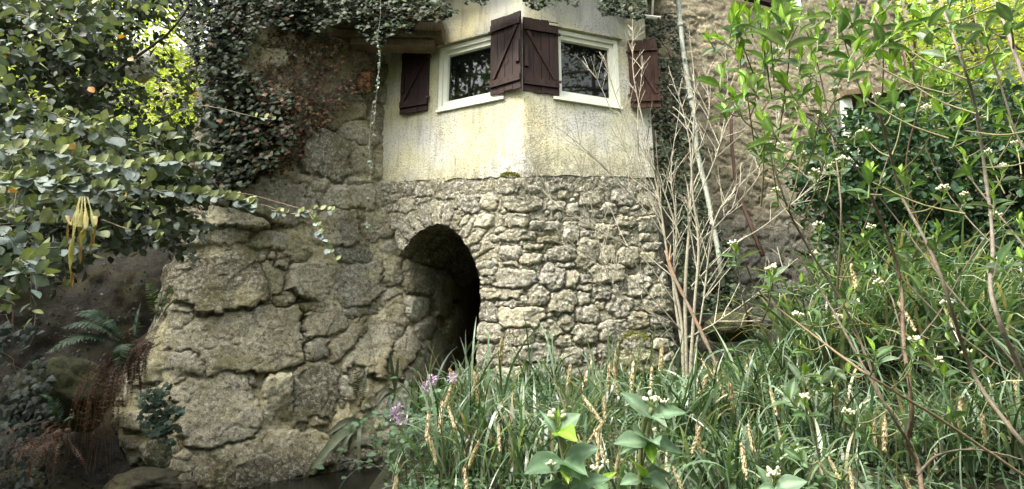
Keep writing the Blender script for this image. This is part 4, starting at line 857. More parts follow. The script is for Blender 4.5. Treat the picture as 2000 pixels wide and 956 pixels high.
# ground cover: low herbs and short grass
def herb_cover():
    n = 26000; x = rng.uniform(-1.2, 6, n * 2); y = 8.2 - 5.7 * rng.random(n * 2) ** 1.5; ok = (x > np.maximum(chan(y) + .95, -.2 * y)) ; x, y = x[ok][:n], y[ok][:n]; z = H(x, y)
    hh = rng.uniform(.02, .24, len(x)) * (0.7 + .6 * vnoise(np.stack([x, y, 0 * x], -1) * 1.5, 4)); mb = MB()
    P = np.stack([x, y, z + np.abs(hh)], -1); m_ = len(P); mb.inst(T_OVAL, frames(nrm(rvec(m_) * [1, 1, .35]), nrm(rvec(m_) * .5 + [0, -.4, 1]), .045 * rng.uniform(.5, 1.3, m_)), P, pal([(.05, .10, .045), (.07, .13, .055), (.10, .17, .075)], m_))
    tag(mb.build('ground_cover', M['fern'], None), 'low green herbs carpeting the bank under the sedges', 'ground cover', None, 'stuff')
    mb = MB(); m_ = 3800; x = rng.uniform(-1.3, 7, m_ * 2); y = rng.uniform(2.5, 8.0, m_ * 2); ok = x > np.maximum(chan(y) + 1.0, -.19 * y); x, y = x[ok][:m_], y[ok][:m_]
    fr = y < 5.2; blades(mb, np.stack([x, y, H(x, y)], -1)[fr], int(fr.sum()), .2, .5, .011, .45, rad=.02); fr = ~fr; blades(mb, np.stack([x, y, H(x, y)], -1)[fr], int(fr.sum()), .12, .3, .010, .5, rad=.02)
    tag(mb.build('grass', M['grass'], None), 'fine grass growing between the sedge clumps', 'grass', None, 'stuff')
    # dead litter and twigs on the left bank
    mb = MB(); m_ = 4200; bi = rng.integers(BANK.shape[0], size=m_); bj = (rng.random(m_) ** 1.4 * BANK.shape[1] * .8).astype(int); P = BANK[bi, bj] + np.concatenate([BANKN[bi], np.zeros((m_, 1))], 1) * rng.uniform(0, .07, (m_, 1)); g_ = rng.random(m_) < .35; P[g_, 0] = rng.uniform(-6, -2.9, g_.sum()); P[g_, 1] = rng.uniform(4.2, 6.6, g_.sum()); P[g_, 2] = H(P[g_, 0], P[g_, 1]) + .02
    mb.inst(T_OVAL, frames(rvec(m_), nrm(rvec(m_) + [0, -1, .5]), .045 * rng.uniform(.5, 1.2, m_)), P, pal([(.045, .03, .02), (.026, .04, .027), (.07, .05, .034), (.02, .026, .02)], m_))
    tag(mb.build('leaf_litter', M['ivy'], None), 'damp leaf litter and creepers on the dark left bank', 'leaf litter', None, 'stuff')
herb_cover()
# purple flowers with round leaves
def honesty(label, heads, base, leaves):
    b0 = at(*base); b0[2] = H(b0[0], b0[1]); root = thing('purple_flower', label, 'flower', tuple(b0), 'purple flowers by the water')
    for (x, y, Y) in heads:
        c = at(x, y, Y); mb = MB(); mb.tube(curve([b0, (b0 + c) / 2 + [.02, 0, .03], c], 12), [.004] + [.003] * 11, (.12, .16, .08), 5, False); mb.build('stem', M['flat'], root)
        n = 60; v = rvec(n); P = c + v * [.035, .03, .032] * rng.uniform(.5, 1, (n, 1)); mb = MB(); mb.inst(T_OVAL, frames(nrm(v + rvec(n) * .5), rvec(n), 0.022 * rng.uniform(.7, 1.2, n)), P, pal([(.60, .42, .75), (.72, .58, .85), (.5, .34, .68)], n)); mb.build('blossom', M['fern'], root)
    n = leaves; P = b0 + rng.normal(0, 1, (n, 3)) * [.2, .15, .11] + [0, 0, .22]; mb = MB(); mb.inst(T_OVAL, frames(nrm(rvec(n) * [1, 1, .3]), nrm(rvec(n) * .4 + [0, -.8, 1]), .06 * rng.uniform(.6, 1.2, n)), P, pal([(.08, .16, .08), (.12, .2, .11)], n)); mb.build('foliage', M['fern'], root)
honesty('purple flower head in front of the dark arch', [(843, 742, 4.9), (833, 756, 4.9), (884, 738, 5.0)], (838, 850, 4.9), 40)
honesty('purple flower at the water edge, lowest and leftmost', [(777, 800, 4.6), (770, 812, 4.6), (784, 824, 4.6)], (776, 930, 4.55), 130)

# ------------------------------------------------------------------ bare shrub
def bare_shrub():
    Yb = 6.35; b0 = at(1338, 735, Yb); b0[2] = H(b0[0], b0[1]) - .03
    root = thing('bare_shrub', 'leafless pale grey multi stemmed shrub in front of the stone base', 'shrub', tuple(b0)); pc = (.27, .25, .19)
    mains = [([(1335,730),(1330,620),(1305,500),(1290,400),(1270,290),(1240,150),(1238,40)], .020, 0), ([(1340,730),(1338,560),(1346,420),(1350,300),(1352,180),(1340,60)], .024, .05), ([(1348,730),(1356,600),(1364,480),(1352,380),(1340,250),(1300,130)], .022, -.1),
      ([(1352,720),(1372,600),(1395,430),(1440,360),(1500,300)], .013, -.15), ([(1360,480),(1420,420),(1490,330),(1528,200)], .009, -.1), ([(1325,600),(1250,500),(1150,440),(1090,400),(1050,350)], .008, -.3), ([(1335,650),(1250,560),(1150,500),(1070,470)], .008, -.35),
      ([(1310,480),(1250,400),(1150,300),(1100,255)], .008, -.2), ([(1350,560),(1420,490),(1500,440),(1590,370),(1622,335)], .009, -.3), ([(1330,470),(1290,360),(1215,220),(1180,110)], .008, -.05), ([(1345,660),(1400,630),(1470,580),(1560,500)], .010, -.3),
      ([(1345,420),(1400,300),(1420,180),(1415,90)], .009, -.1), ([(1300,470),(1260,350),(1245,260),(1255,120)], .009, .1), ([(1350,330),(1385,230),(1380,130)], .007, 0), ([(1338,700),(1280,620),(1180,560),(1100,470)], .006, -.4), ([(1332,640),(1200,560),(1150,380),(1120,300)],.006,-.3), ([(1335,690),(1315,560),(1320,450),(1310,330),(1325,200)], .018, .1),([(1290,380),(1240,330),(1180,180),(1150,130)],.006,-.1)]
    for (pp, r0, dy) in mains:
        n = len(pp); P = curve([at(x, y, Yb + dy * k / (n - 1)) for k, (x, y) in enumerate(pp)], 30, .003); L = np.linalg.norm(np.diff(P, axis=0), axis=1).sum()
        if r0 > .015: P[0] = b0 + [(pp[0][0] - 1340) * .004, 0, 0]
        stem = MB(); rr = np.linspace(r0 * .95, .0035, 30) * (1 + .06 * rng.normal(0, 1, 30)); stem.tube(P, rr, pc, 7, False)
        tw = stem
        for k in range(int(5 + L * 7)):
            i = rng.integers(8, 29); d = nrm(P[min(i + 1, 29)] - P[i - 1]); side = nrm(rvec(1)[0] * [1, .6, .6] + [0, 0, .3]); dd = nrm(d * .9 + side * .75); ln = rng.uniform(.15, .65) * (1.1 - i / 40)
            q = curve([P[i], P[i] + dd * ln * .5 + [0, 0, .02], P[i] + dd * ln + [0, 0, .10 * ln]], 9, .003); tw.tube(q, np.linspace(min(.008, rr[i] * .8), .0028, 9), np.repeat(np.tile((.36, .335, .26), (9, 1)) * rng.uniform(.7, 1.25), 4, 0), 4, False)
            for m_ in range(rng.integers(0, 3)):
                j = rng.integers(3, 8); d2 = nrm(nrm(q[j] - q[j - 1]) + rvec(1)[0] * .6); tw.tube(curve([q[j], q[j] + d2 * ln * .35], 4, .003), np.linspace(.004, .0024, 4), (.30, .275, .21), 3, False)
        stem.build('stem', M['twig'], root, True)
bare_shrub()
mb = MB(); P = curve([at(1300, 490, 6.3), at(1312, 530, 6.25), at(1330, 570, 6.2), at(1355, 620, 6.15), at(1382, 675, 6.1), at(1402, 722, 6.05), at(1420, 760, 6.0)], 30, .002)
cb_ = np.where(fbm(P * 9, 3, 3)[:, None] > -.1, np.array([.20, .155, .11]), np.array([.22, .14, .085])); mb.tube(P, np.linspace(.017, .02, 30) * (1 + .12 * rng.normal(0, 1, 30)), np.repeat(cb_, 8, 0), 8); mb.tube(curve([P[3], P[3] + [.03, 0, .2]], 5), np.linspace(.014, .005, 5), (.3, .2, .13), 6)
tag(mb.build('fallen_branch', M['flat'], None, True, loc=tuple(P[-1])), 'peeled orange brown branch leaning through the bare shrub', 'branch')

# ------------------------------------------------------------------ big leafed shrub with white buds
V_OLD = [(.09, .165, .06), (.11, .18, .09), (.15, .21, .13)]; V_NEW = [(.22, .37, .045), (.27, .43, .06), (.17, .30, .04)]; V_MID = [(.10, .19, .06), (.08, .15, .05)]
def bud_cluster(parent, c, r, n):
    mb = MB()
    for k in range(n):
        v = rvec(1)[0]; v[2] = abs(v[2]) * .8 + .2; p = c + v * r * rng.uniform(.55, 1.0); mb.tube([c - [0, 0, r * .8], (c + p) / 2 - [0, 0, r * .2], p], [r * .05, r * .045, r * .05], (.2, .26, .1), 4, False)
        s = r * rng.uniform(.16, .24); d = nrm(v + [0, 0, .6]); mb.tube([p - d * s * .6, p, p + d * s * .8, p + d * s * 1.5, p + d * s * 1.8], [s * .5, s * .95, s, s * .65, s * .1], (.66, .64, .46) if rng.random() < .8 else (.45, .5, .3), 7)
    mb.build('bud_cluster', M['bud'], parent, True)
m, t, b = newmat('flower_bud'); c = colattr(t); t.links.new(c, b.inputs['Base Color']); b.inputs['Roughness'].default_value = .5; M['bud'] = m
def shoot(fol, wood, tip, d, size, nl, young=2, scol=(.2, .28, .1), ln=None):
    d = nrm(np.array(d, float)); ln = ln or size * 1.1; base = tip - d * ln; wood.tube(curve([base, (base + tip) / 2, tip], 5), np.linspace(size * .035, size * .022, 5), scol, 5, False)
    side = nrm(np.cross(d, [0.1, -.9, .2])); u2 = np.cross(side, d); ph = rng.uniform(0, 6) + np.arange(nl) * 2.4; o = np.cos(ph)[:, None] * side + np.sin(ph)[:, None] * u2
    tt = np.linspace(.15, .95, nl)[:, None]; P = base + d * ln * tt; D = nrm(o * .95 + d * (.25 + .5 * tt) + rng.normal(0, .12, (nl, 3))); up = nrm(d + rng.normal(0, .3, (nl, 3)) + [0, -.2, .4])
    c = pal(V_OLD, nl, None, .12); sz = size * rng.uniform(.75, 1.1, nl)
    c[nl - young:] = pal(V_NEW, young, None, .1) if young else c[nl:]; sz[nl - young:] *= .62; D[nl - young:] = nrm(D[nl - young:] * .5 + d) if young else D[nl:]
    fol.inst(T_LONG_B, frames(D, up, sz, rng.normal(0, .4, nl)), P, c)
def bud_shrub():
    b0 = at(1800, 980, 2.6); b0[2] = H(b0[0], b0[1]); root = thing('budding_shrub', 'tall open shrub with bright leaves and white bud clusters filling the right side', 'shrub', tuple(b0)); bc = (.17, .14, .10)
    stems = [([(1835,0),(1880,125),(1902,200),(1925,350),(1938,478),(1934,556),(1952,625),(2000,735),(2080,900)], 2.3, .011, (.26,.22,.18)), ([(1935,-40),(1950,20),(2000,150),(2060,300)], 1.8, .009, (.25,.2,.17)),
      ([(1640,-10),(1685,120),(1715,210),(1740,300),(1762,380),(1806,460),(1839,530),(1866,609),(1887,678),(1908,730),(1945,790),(2000,857),(2060,930)], 2.5, .010, bc), ([(1575,60),(1600,140),(1620,240),(1632,310),(1640,400),(1638,500),(1630,640)], 2.9, .006, bc),
      ([(1435,60),(1465,150),(1485,220),(1505,290),(1530,380),(1570,470),(1660,620),(1728,789)], 2.7, .007, bc), ([(1700,380),(1739,476),(1760,556),(1765,662),(1778,746),(1784,820),(1776,868),(1797,910),(1807,980)], 2.7, .013, (.19,.13,.09)),
      ([(1455,514),(1485,572),(1575,646),(1665,715),(1739,767),(1866,847),(2010,945)], 2.4, .007, (.27,.2,.12)), ([(1560,500),(1612,582),(1670,683),(1728,789),(1776,868)], 2.7, .008, bc), ([(1600,230),(1680,340),(1760,440),(1850,560),(1990,720)], 2.9, .006, bc),
      ([(1560,330),(1650,440),(1740,520),(1860,640),(1990,740)], 3.1, .006, bc), ([(1990,380),(1900,500),(1830,620),(1760,700)], 3.0, .005, bc), ([(1510,370),(1560,420),(1640,470),(1730,560),(1760,640)], 3.0, .005, bc),
      ([(1780,120),(1830,250),(1880,330),(1960,430),(2030,520)], 2.8, .006, bc), ([(1850,120),(1900,60),(1870,-30)], 2.4, .005, bc), ([(1740,290),(1690,440),(1640,560)], 3.2, .005, bc), ([(1790,220),(1770,330),(1800,450),(1830,520)], 3.0, .006, (.2,.12,.08)),
      ([(1790,930),(1830,890),(1900,880),(2000,900)], 2.5, .006, bc), ([(1600,900),(1580,800),(1572,790)], 2.5, .004, bc), ([(1620,310),(1590,350),(1560,330)], 2.8,.004,bc), ([(2010,520),(1930,470),(1850,380),(1800,290)],2.9,.005,bc), ([(1900,40),(1930,90),(1990,260),(2040,330)],2.2,.006,bc),([(1500,300),(1470,250),(1440,180)],2.7,.004,bc),([(1540,180),(1500,130),(1455,60)],2.6,.004,bc)]
    allp = []; mbs = []
    for pp, Y, r, c in stems:
        n = len(pp); P = curve([at(x, y, Y + .12 * math.sin(k * 1.3 + r * 900)) for k, (x, y) in enumerate(pp)], 36, .0015); rr = np.linspace(r * .5, r * .85, 36) if pp[0][1] < pp[-1][1] else np.linspace(r * .85, r * .45, 36)
        mb = MB(); mb.tube(P, rr * (1 + .07 * rng.normal(0, 1, 36)), c, 7, False); mbs.append(mb); allp.append(P)
    allp = np.concatenate(allp); fol = MB(); cur = [mbs[0]]
    class Wood:
        def tube(self, *a): cur[0].tube(*a)
    wood = Wood()
    def link(p):                                                   # a side twig from the nearest stem
        dd_ = np.linalg.norm(allp - p - [0, 0, -.05], axis=1); i = np.argmin(dd_); q = allp[i]; cur[0] = mbs[i // 36]
        if dd_[i] > .28: q = p + nrm(q - p + [0, 0, -.35]) * .28
        mid = (p + q) / 2 + [0, 0, -.02]; wood.tube(curve([q, mid, p], 8), np.linspace(.0035, .0022, 8), (.22, .2, .1), 5, False); return nrm(p - q)
    CLU = [(1632,179),(1712,190),(1548,197),(1565,137),(1607,230),(1847,131),(1690,260),(1810,212),(1915,235),(1985,282),(1527,285),(1565,305),(1622,325),(1647,317),(1592,340),(1515,375),(1600,445),(1700,447),(1845,372),(1885,385),(1945,422),(1520,105),
       (1434,482),(1590,500),(1508,529),(1717,556),(1850,595),(1791,670),(1834,709),(1889,693),(1572,781),(1657,812),(1511,934),(1559,619),(1961,508),(1638,625),(1672,595),(1760,215),(1960,330),(1930,300)]
    for (x, y) in CLU:
        big = (x, y) in ((1434,482),(1791,670),(1572,781),(1511,934),(1508,529)); Y = rng.uniform(1.9, 2.2) if big else rng.uniform(2.5, 3.4); p = at(x, y, Y); d = link(p - [0, 0, .03])
        d = nrm(d * .5 + [rng.normal(0, .25), -.1, 1]); bud_cluster(root, p, .022 if big else .026, 14 if big else 16); shoot(fol, wood, p - d * .02, d, .085 if big else .08, 6 if big else 5, 2, ln=.07)
    # leafy upper sprays
    LS = [(1440,40,.1),(1490,80,0),(1455,150,-.3),(1500,30,.2),(1540,60,.3),(1400,70,-.9),(1430,185,-.4),(1560,20,.2),(1600,60,.2),(1590,120,.1),(1560,170,-.1),(1530,160,-.4),(1640,40,.3),(1620,0,0),(1680,60,.4),(1700,100,.6),(1570,240,-.2),(1550,270,0),(1490,230,-.4),(1720,30,.2),(1750,60,.7),(1650,120,.4),(1600,190,0),
       (1790,30,-.2),(1830,30,-.4),(1860,80,.4),(1890,20,.5),(1800,130,-.6),(1850,150,.2),(1900,150,.4),(1960,110,.6),(1930,200,.3),(1880,230,.3),(1990,200,.2),(1980,40,.4),(1740,190,-.5),(1690,170,.2),(1830,210,-.3),(1760,130,-.4),(1500,260,.4),(1610,280,0),(1940,370,0),(1880,300,0),(1760,340,0),(1990,430,0),(1700,330,.2),(1830,450,.2),(1950,240,.1),(1480,10,0),(1530,0,.2)]
    for (x, y, lean) in LS:
        Y = rng.uniform(1.9, 2.9); p = at(x, y, Y); link(p - [0, 0, .05]); d = nrm(np.array([lean, rng.normal(0, .2), 1 - abs(lean) * .4])); shoot(fol, wood, p, d, rng.uniform(.09, .12), 7, 4 + (y < 150), ln=.11)
        if y < 160: shoot(fol, wood, p + rvec(1)[0] * .05, nrm(d + rvec(1)[0] * .5), rng.uniform(.09, .12), 5, 4, ln=.09)
        if y < 160: shoot(fol, wood, p + rvec(1)[0] * .09, nrm(d + rvec(1)[0] * .5), rng.uniform(.09, .12), 5, 3, ln=.09)
    for k in range(85):
        i = rng.integers(len(allp)); p = allp[i] + rvec(1)[0] * [.12, .12, .12]; link(p); shoot(fol, wood, p, nrm(rvec(1)[0] * .6 + [0, 0, 1]), rng.uniform(.06, .105), 5, 1, ln=.06)
    fol.build('foliage', M['leaf'], root, True)
    for mb in mbs: mb.build('stem', M['bark'], root, True)
bud_shrub()
def front_shoot(label, base, nodes, seed):
    b0 = at(*base); g = b0.copy(); g[2] = H(b0[0], b0[1]); root = thing('young_shrub', label, 'shrub', tuple(g), 'big leafed shoots in the foreground'); st = MB(); P = [g]
    for (x, y, Y) in [base] + [n_[:3] for n_ in nodes if n_[3] == 'm']: P.append(at(x, y, Y))
    st.tube(curve(P, 24), np.linspace(.006, .003, 24), (.2, .22, .1), 7, False); fol = MB(); main = curve(P, 60)
    for nd_ in nodes:
        x, y, Y, kind, lv, cl = nd_; p = at(x, y, Y)
        q = main[np.argmin(np.linalg.norm(main - p - [0, 0, -.03], axis=1))]; st.tube(curve([q, (p + q) / 2 + [0, 0, -.005], p], 7), .0018, (.24, .3, .1), 5, False)
        for (lx, ly, dY, sc, young) in lv:
            tip = at(lx, ly, Y + dY); src = p - [0, 0, .012 + .006 * rng.random()]; D = tip - src; L = np.linalg.norm(D); fol.inst(T_LONG_B if rng.random() < .5 else T_LONG_C, frames(D[None], nrm(np.array([[D[0] * -.3, -.75, .8]])), np.array([L]))* np.array([1, 1.25 * sc, 1])[None, :, None], src[None], pal(V_NEW if young else [(.15, .25, .14), (.19, .29, .18), (.11, .19, .10)], 1, None, .1))
        if cl: bud_cluster(root, p + [0, 0, .012], .016 * cl, 13)
    st.build('stem', M['flat'], root, True); fol.build('foliage', M['leaf'], root, True)
front_shoot('left big leafed shoot with white buds at the bottom centre', (1105, 990, 1.25),
  [(1088, 832, 1.2, 'm', [(1062, 800, .0, .8, 0), (1128, 806, -.02, 1.5, 0), (1118, 842, -.06, 1.3, 1), (1090, 795, 0, .5, 1)], 1.1), (1098, 885, 1.22, 'm', [(1028, 915, -.05, 1.2, 0), (1040, 890, 0, 1, 0), (1168, 868, -.02, 1., 0), (1135, 900, -.08, 1, 0), (1110, 938, -.05, .8, 1), (1132, 928, -.06, 1., 0)], 0),
   (1112, 862, 1.2, 's', [], .7), (1078, 925, 1.18, 's', [], .7), (1112, 945, 1.22, 'm', [(1060, 950, -.04, 1, 0), (1180, 922, -.03, 1, 0), (1150, 955, -.06, 1, 0), (1070, 965, -.05, 1, 0)], 0)], 1)
front_shoot('right big leafed shoot with a tall leaf and white buds at the bottom centre', (1250, 990, 1.3),
  [(1272, 800, 1.25, 'm', [(1218, 762, 0, 1.1, 0), (1335, 793, -.02, 1.1, 0), (1300, 822, -.04, 1, 0), (1270, 812, 0, .5, 1)], 1.15), (1266, 850, 1.27, 'm', [(1204, 858, -.04, 1.1, 0), (1245, 836, -.06, 1.6, 0), (1282, 848, -.06, 1.2, 0), (1330, 872, -.03, 1.1, 0), (1275, 898, -.05, .9, 1), (1212, 875, -.02, .9, 0)], 0),
   (1288, 858, 1.25, 's', [], .8), (1299, 800, 1.25, 's', [], .6), (1252, 918, 1.3, 'm', [(1215, 940, -.04, 1, 0), (1300, 940, -.06, 1.2, 0), (1310, 918, -.02, 1, 0), (1240, 885, -.08, .8, 1)], 0)], 2)
front_shoot('small shoot with a bud cluster between the two larger ones at the bottom', (1175, 1000, 1.4),
  [(1166, 935, 1.35, 'm', [(1200, 920, -.02, .7, 1), (1150, 925, -.02, .9, 0), (1180, 960, -.06, 1., 0)], 1.0), (1183, 918, 1.35, 's', [], .5)], 3)
front_shoot('short shoot with white buds at the bottom edge right of the others', (1515, 1010, 1.5), [(1512, 940, 1.45, 'm', [(1485, 948, -.02, 1, 0), (1575, 935, -.02, 1.2, 0), (1525, 958, -.06, 1., 0)], 1.1)], 4)

# ------------------------------------------------------------------ dark evergreen bush behind
def twig_cloud(fol, wood, poly, Y0, Y1, ntw, nleaf, size, ln, cols, wts, tpl, seed, gap=-1., dirb=(0, -.3, .2), wcol=(.08, .06, .04), tip=None, r=.002, spread=.9, upb=.6):
    x0, x1 = min(p[0] for p in poly), max(p[0] for p in poly); y0, y1 = min(p[1] for p in poly), max(p[1] for p in poly); k = 0; tries = 0
    while k < ntw and tries < ntw * 12:
        tries += 1; x = rng.uniform(x0, x1); y = rng.uniform(y0, y1)
        if not in_poly(np.array([x]), np.array([y]), poly)[0]: continue
        if gap > -1 and fbm(np.array([[x * .018, y * .018, seed]]), 3, seed)[0] < gap: continue
        Y = rng.uniform(Y0, Y1); d = nrm(rvec(1)[0] * [1, .7, .7] + np.array(dirb)); twig_leaves(fol, wood, at(x, y, Y), d, ln * rng.uniform(.6, 1.2), nleaf, size * rng.uniform(.85, 1.15), cols, wts, tpl, wcol=wcol, tipcol=tip, r=r, spread=spread, upb=upb); k += 1
def evergreen():
    b0 = at(1820, 600, 8.3); b0[2] = H(b0[0], b0[1]); root = thing('evergreen_bush', 'dense dark green bush below the far corner of the house', 'bush', tuple(b0)); fol = MB(); wood = MB()
    P1 = [(1560, 330), (1600, 270), (1660, 230), (1740, 215), (1800, 215), (1870, 200), (1960, 190), (2100, 180), (2100, 520), (1900, 540), (1700, 520), (1600, 480), (1570, 420)]
    twig_cloud(fol, wood, P1, 7.0, 8.6, 1500, 9, .105, .32, [(.022, .055, .026), (.04, .085, .04), (.06, .115, .06), (.018, .038, .018)], (3, 4, 2, 2), T_OVAL, 2, -1, (0, -.5, .4))
    for k in range(9): a = b0 + [rng.normal(0, .5), rng.normal(0, .3), 0]; wood.tube(curve([a, a + [rng.normal(0, .3), -.2, 1.2], a + [rng.normal(0, 1.0), -.4, 2.6]], 12, .02), np.linspace(.04, .01, 12), (.08, .06, .045), 6, False)
    fol.build('foliage', M['leaf'], root); wood.build('branch', M['bark'], root)
evergreen()

# ------------------------------------------------------------------ left shrub with small round leaves
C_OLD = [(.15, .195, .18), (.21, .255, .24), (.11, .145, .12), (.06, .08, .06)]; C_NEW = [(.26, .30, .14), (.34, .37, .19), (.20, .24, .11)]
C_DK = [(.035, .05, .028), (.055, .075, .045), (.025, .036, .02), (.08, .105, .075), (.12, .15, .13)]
def left_shrub():
    b0 = at(-120, 700, 4.6); b0[2] = H(b0[0], b0[1]); root = thing('round_leaf_shrub', 'overhanging shrub with grey green round leaves and pale tips filling the upper left', 'shrub', tuple(b0)); fol = MB(); wood = MB(); bk = (.085, .065, .045)
    for pp, r in (([(-120, 700, 4.6), (20, 460, 4.4), (152, 215, 4.0), (120, 130, 3.9), (92, 60, 3.8), (70, -40, 3.7)], .042), ([(160, 240, 4.0), (110, 170, 3.9), (60, 110, 3.7), (0, 60, 3.5)], .018), ([(150, 215, 4.0), (240, 130, 3.9), (330, 60, 3.8), (380, -10, 3.7)], .014), ([(60, 400, 4.2), (50, 330, 3.5), (20, 300, 3.0), (-60, 290, 2.8)], .02), ([(100, 320, 4.2), (250, 300, 4.0), (330, 250, 3.9)], .012), ([(20, 460, 4.4), (0, 430, 3.2), (-40, 420, 2.6)], .016), ([(120,130,3.9),(170,80,3.8),(260,40,3.7)],.012)):
        mb = MB(); n = len(pp); mb.tube(curve([at(*p) for p in pp], 26, .004), np.linspace(r, r * .4, 26), bk, 8, False); mb.build('branch', M['bark'], root, True)
    # dark inner mass with gaps to the light behind
    P0 = [(-60, -60), (340, -60), (330, 10), (270, 50), (250, 130), (230, 200), (180, 260), (-60, 260)]
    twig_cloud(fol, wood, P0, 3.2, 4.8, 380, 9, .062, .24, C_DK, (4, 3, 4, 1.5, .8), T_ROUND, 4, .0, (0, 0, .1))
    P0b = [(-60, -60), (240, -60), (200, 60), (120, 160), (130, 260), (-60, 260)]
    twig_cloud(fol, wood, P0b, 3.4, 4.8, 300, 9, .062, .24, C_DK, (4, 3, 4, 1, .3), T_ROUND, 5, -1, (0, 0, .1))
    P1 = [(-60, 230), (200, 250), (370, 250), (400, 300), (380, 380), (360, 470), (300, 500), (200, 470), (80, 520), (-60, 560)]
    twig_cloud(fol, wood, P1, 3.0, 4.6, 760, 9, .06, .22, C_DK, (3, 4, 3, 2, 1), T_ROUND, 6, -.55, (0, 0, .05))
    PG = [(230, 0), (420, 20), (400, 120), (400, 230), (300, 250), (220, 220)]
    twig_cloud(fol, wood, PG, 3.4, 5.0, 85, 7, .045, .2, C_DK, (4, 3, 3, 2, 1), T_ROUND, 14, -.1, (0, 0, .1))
    # lit outer sprays
    P2 = [(-60, 190), (100, 200), (230, 260), (330, 300), (250, 400), (100, 420), (-60, 470)]
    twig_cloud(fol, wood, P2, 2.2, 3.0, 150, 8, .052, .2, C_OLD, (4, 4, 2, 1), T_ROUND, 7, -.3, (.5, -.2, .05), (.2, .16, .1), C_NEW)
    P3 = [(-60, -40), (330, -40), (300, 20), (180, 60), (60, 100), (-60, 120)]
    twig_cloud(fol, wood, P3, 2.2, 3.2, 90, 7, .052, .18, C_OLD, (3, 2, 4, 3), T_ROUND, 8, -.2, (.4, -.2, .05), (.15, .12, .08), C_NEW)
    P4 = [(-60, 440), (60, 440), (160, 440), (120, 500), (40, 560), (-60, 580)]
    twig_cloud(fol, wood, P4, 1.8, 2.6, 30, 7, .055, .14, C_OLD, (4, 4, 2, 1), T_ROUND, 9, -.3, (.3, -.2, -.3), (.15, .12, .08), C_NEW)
    # long sprays, leaves in pairs: pale upright above, grey hanging below
    for pp, n, sz in (([(-60, 330, 2.3), (100, 345, 2.25), (220, 332, 2.2), (330, 315, 2.15), (425, 312, 2.1)], 95, .048), ([(-60, 420, 2.4), (120, 385, 2.3), (250, 372, 2.25), (370, 378, 2.2), (455, 390, 2.2), (492, 400, 2.2)], 95, .046), ([(-60, 300, 2.1), (60, 290, 2.1), (160, 310, 2.1), (260, 330, 2.1)], 60, .05), ([(-60, 370, 2.0), (40, 350, 2.0), (130, 360, 2.0), (210, 370, 2.0)], 60, .052),
                      ([(530, 412, 2.15), (570, 418, 2.15), (610, 408, 2.15), (650, 408, 2.15)], 28, .028), ([(600, 412, 2.15), (618, 440, 2.12), (628, 470, 2.1), (655, 505, 2.1)], 26, .028), ([(200, 430, 2.3), (260, 450, 2.2), (300, 440, 2.2), (310, 480, 2.15)], 26, .04), ([(430, 212, 3.0), (490, 228, 3.0), (530, 236, 3.0)], 10, .04), ([(-40, 60, 2.0), (40, 30, 2.0), (110, 75, 2.0), (130, 120, 2.0)], 40, .05), ([(-20, 250, 2.2), (60, 215, 2.2), (150, 235, 2.2), (200, 262, 2.2)], 40, .045)):
        P = curve([at(*p) for p in pp], 60, .0008); wood.tube(P, np.linspace(.0035, .0015, 60), (.2, .17, .11), 5, False); t = np.sort(rng.random(n)) * .96 + .04; i = (t * 59).astype(int); Q = P[i]; d = nrm(np.gradient(P, axis=0))[i]
        upm = rng.random(n) < .5; D = np.where(upm[:, None], nrm(np.array([.15, -.1, 1.]) + d * .5 + rng.normal(0, .22, (n, 3))), nrm(np.array([.1, -.45, -.55]) + d * .5 + rng.normal(0, .4, (n, 3)))); U = np.where(upm[:, None], nrm(rvec(n) * .7 + [0, -1, 0]), nrm(rvec(n) * .4 + [0, -.7, .8]))
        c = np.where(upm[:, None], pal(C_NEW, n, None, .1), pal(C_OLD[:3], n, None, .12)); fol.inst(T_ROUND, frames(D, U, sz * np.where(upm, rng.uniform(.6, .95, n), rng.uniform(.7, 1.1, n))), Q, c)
    wood.tube(curve([at(492, 400, 2.2), at(520, 402, 2.2), at(545, 412, 2.15), at(575, 420, 2.15)], 14), .0015, (.2, .14, .1), 5, False); wood.tube(curve([at(370, 378, 2.2), at(470, 378, 2.2), at(540, 395, 2.2), at(600, 412, 2.15)], 14), .0018, (.2, .14, .1), 5, False); wood.tube(curve([at(300, 235, 3.2), at(380, 208, 3.1), at(430, 212, 3.0)], 10), .002, (.2, .17, .13), 5, False)
    # a few orange leaves
    n = 12; X = rng.uniform(0, 330, n); Yp = rng.uniform(20, 480, n); fol.inst(T_ROUND, frames(rvec(n), nrm(rvec(n) + [0, -1, .3]), rng.uniform(.03, .045, n)), at(X, Yp, rng.uniform(2.0, 2.8, n)), pal([(.55, .24, .05), (.5, .3, .12)], n))
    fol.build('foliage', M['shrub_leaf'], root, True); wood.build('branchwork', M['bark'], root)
left_shrub()
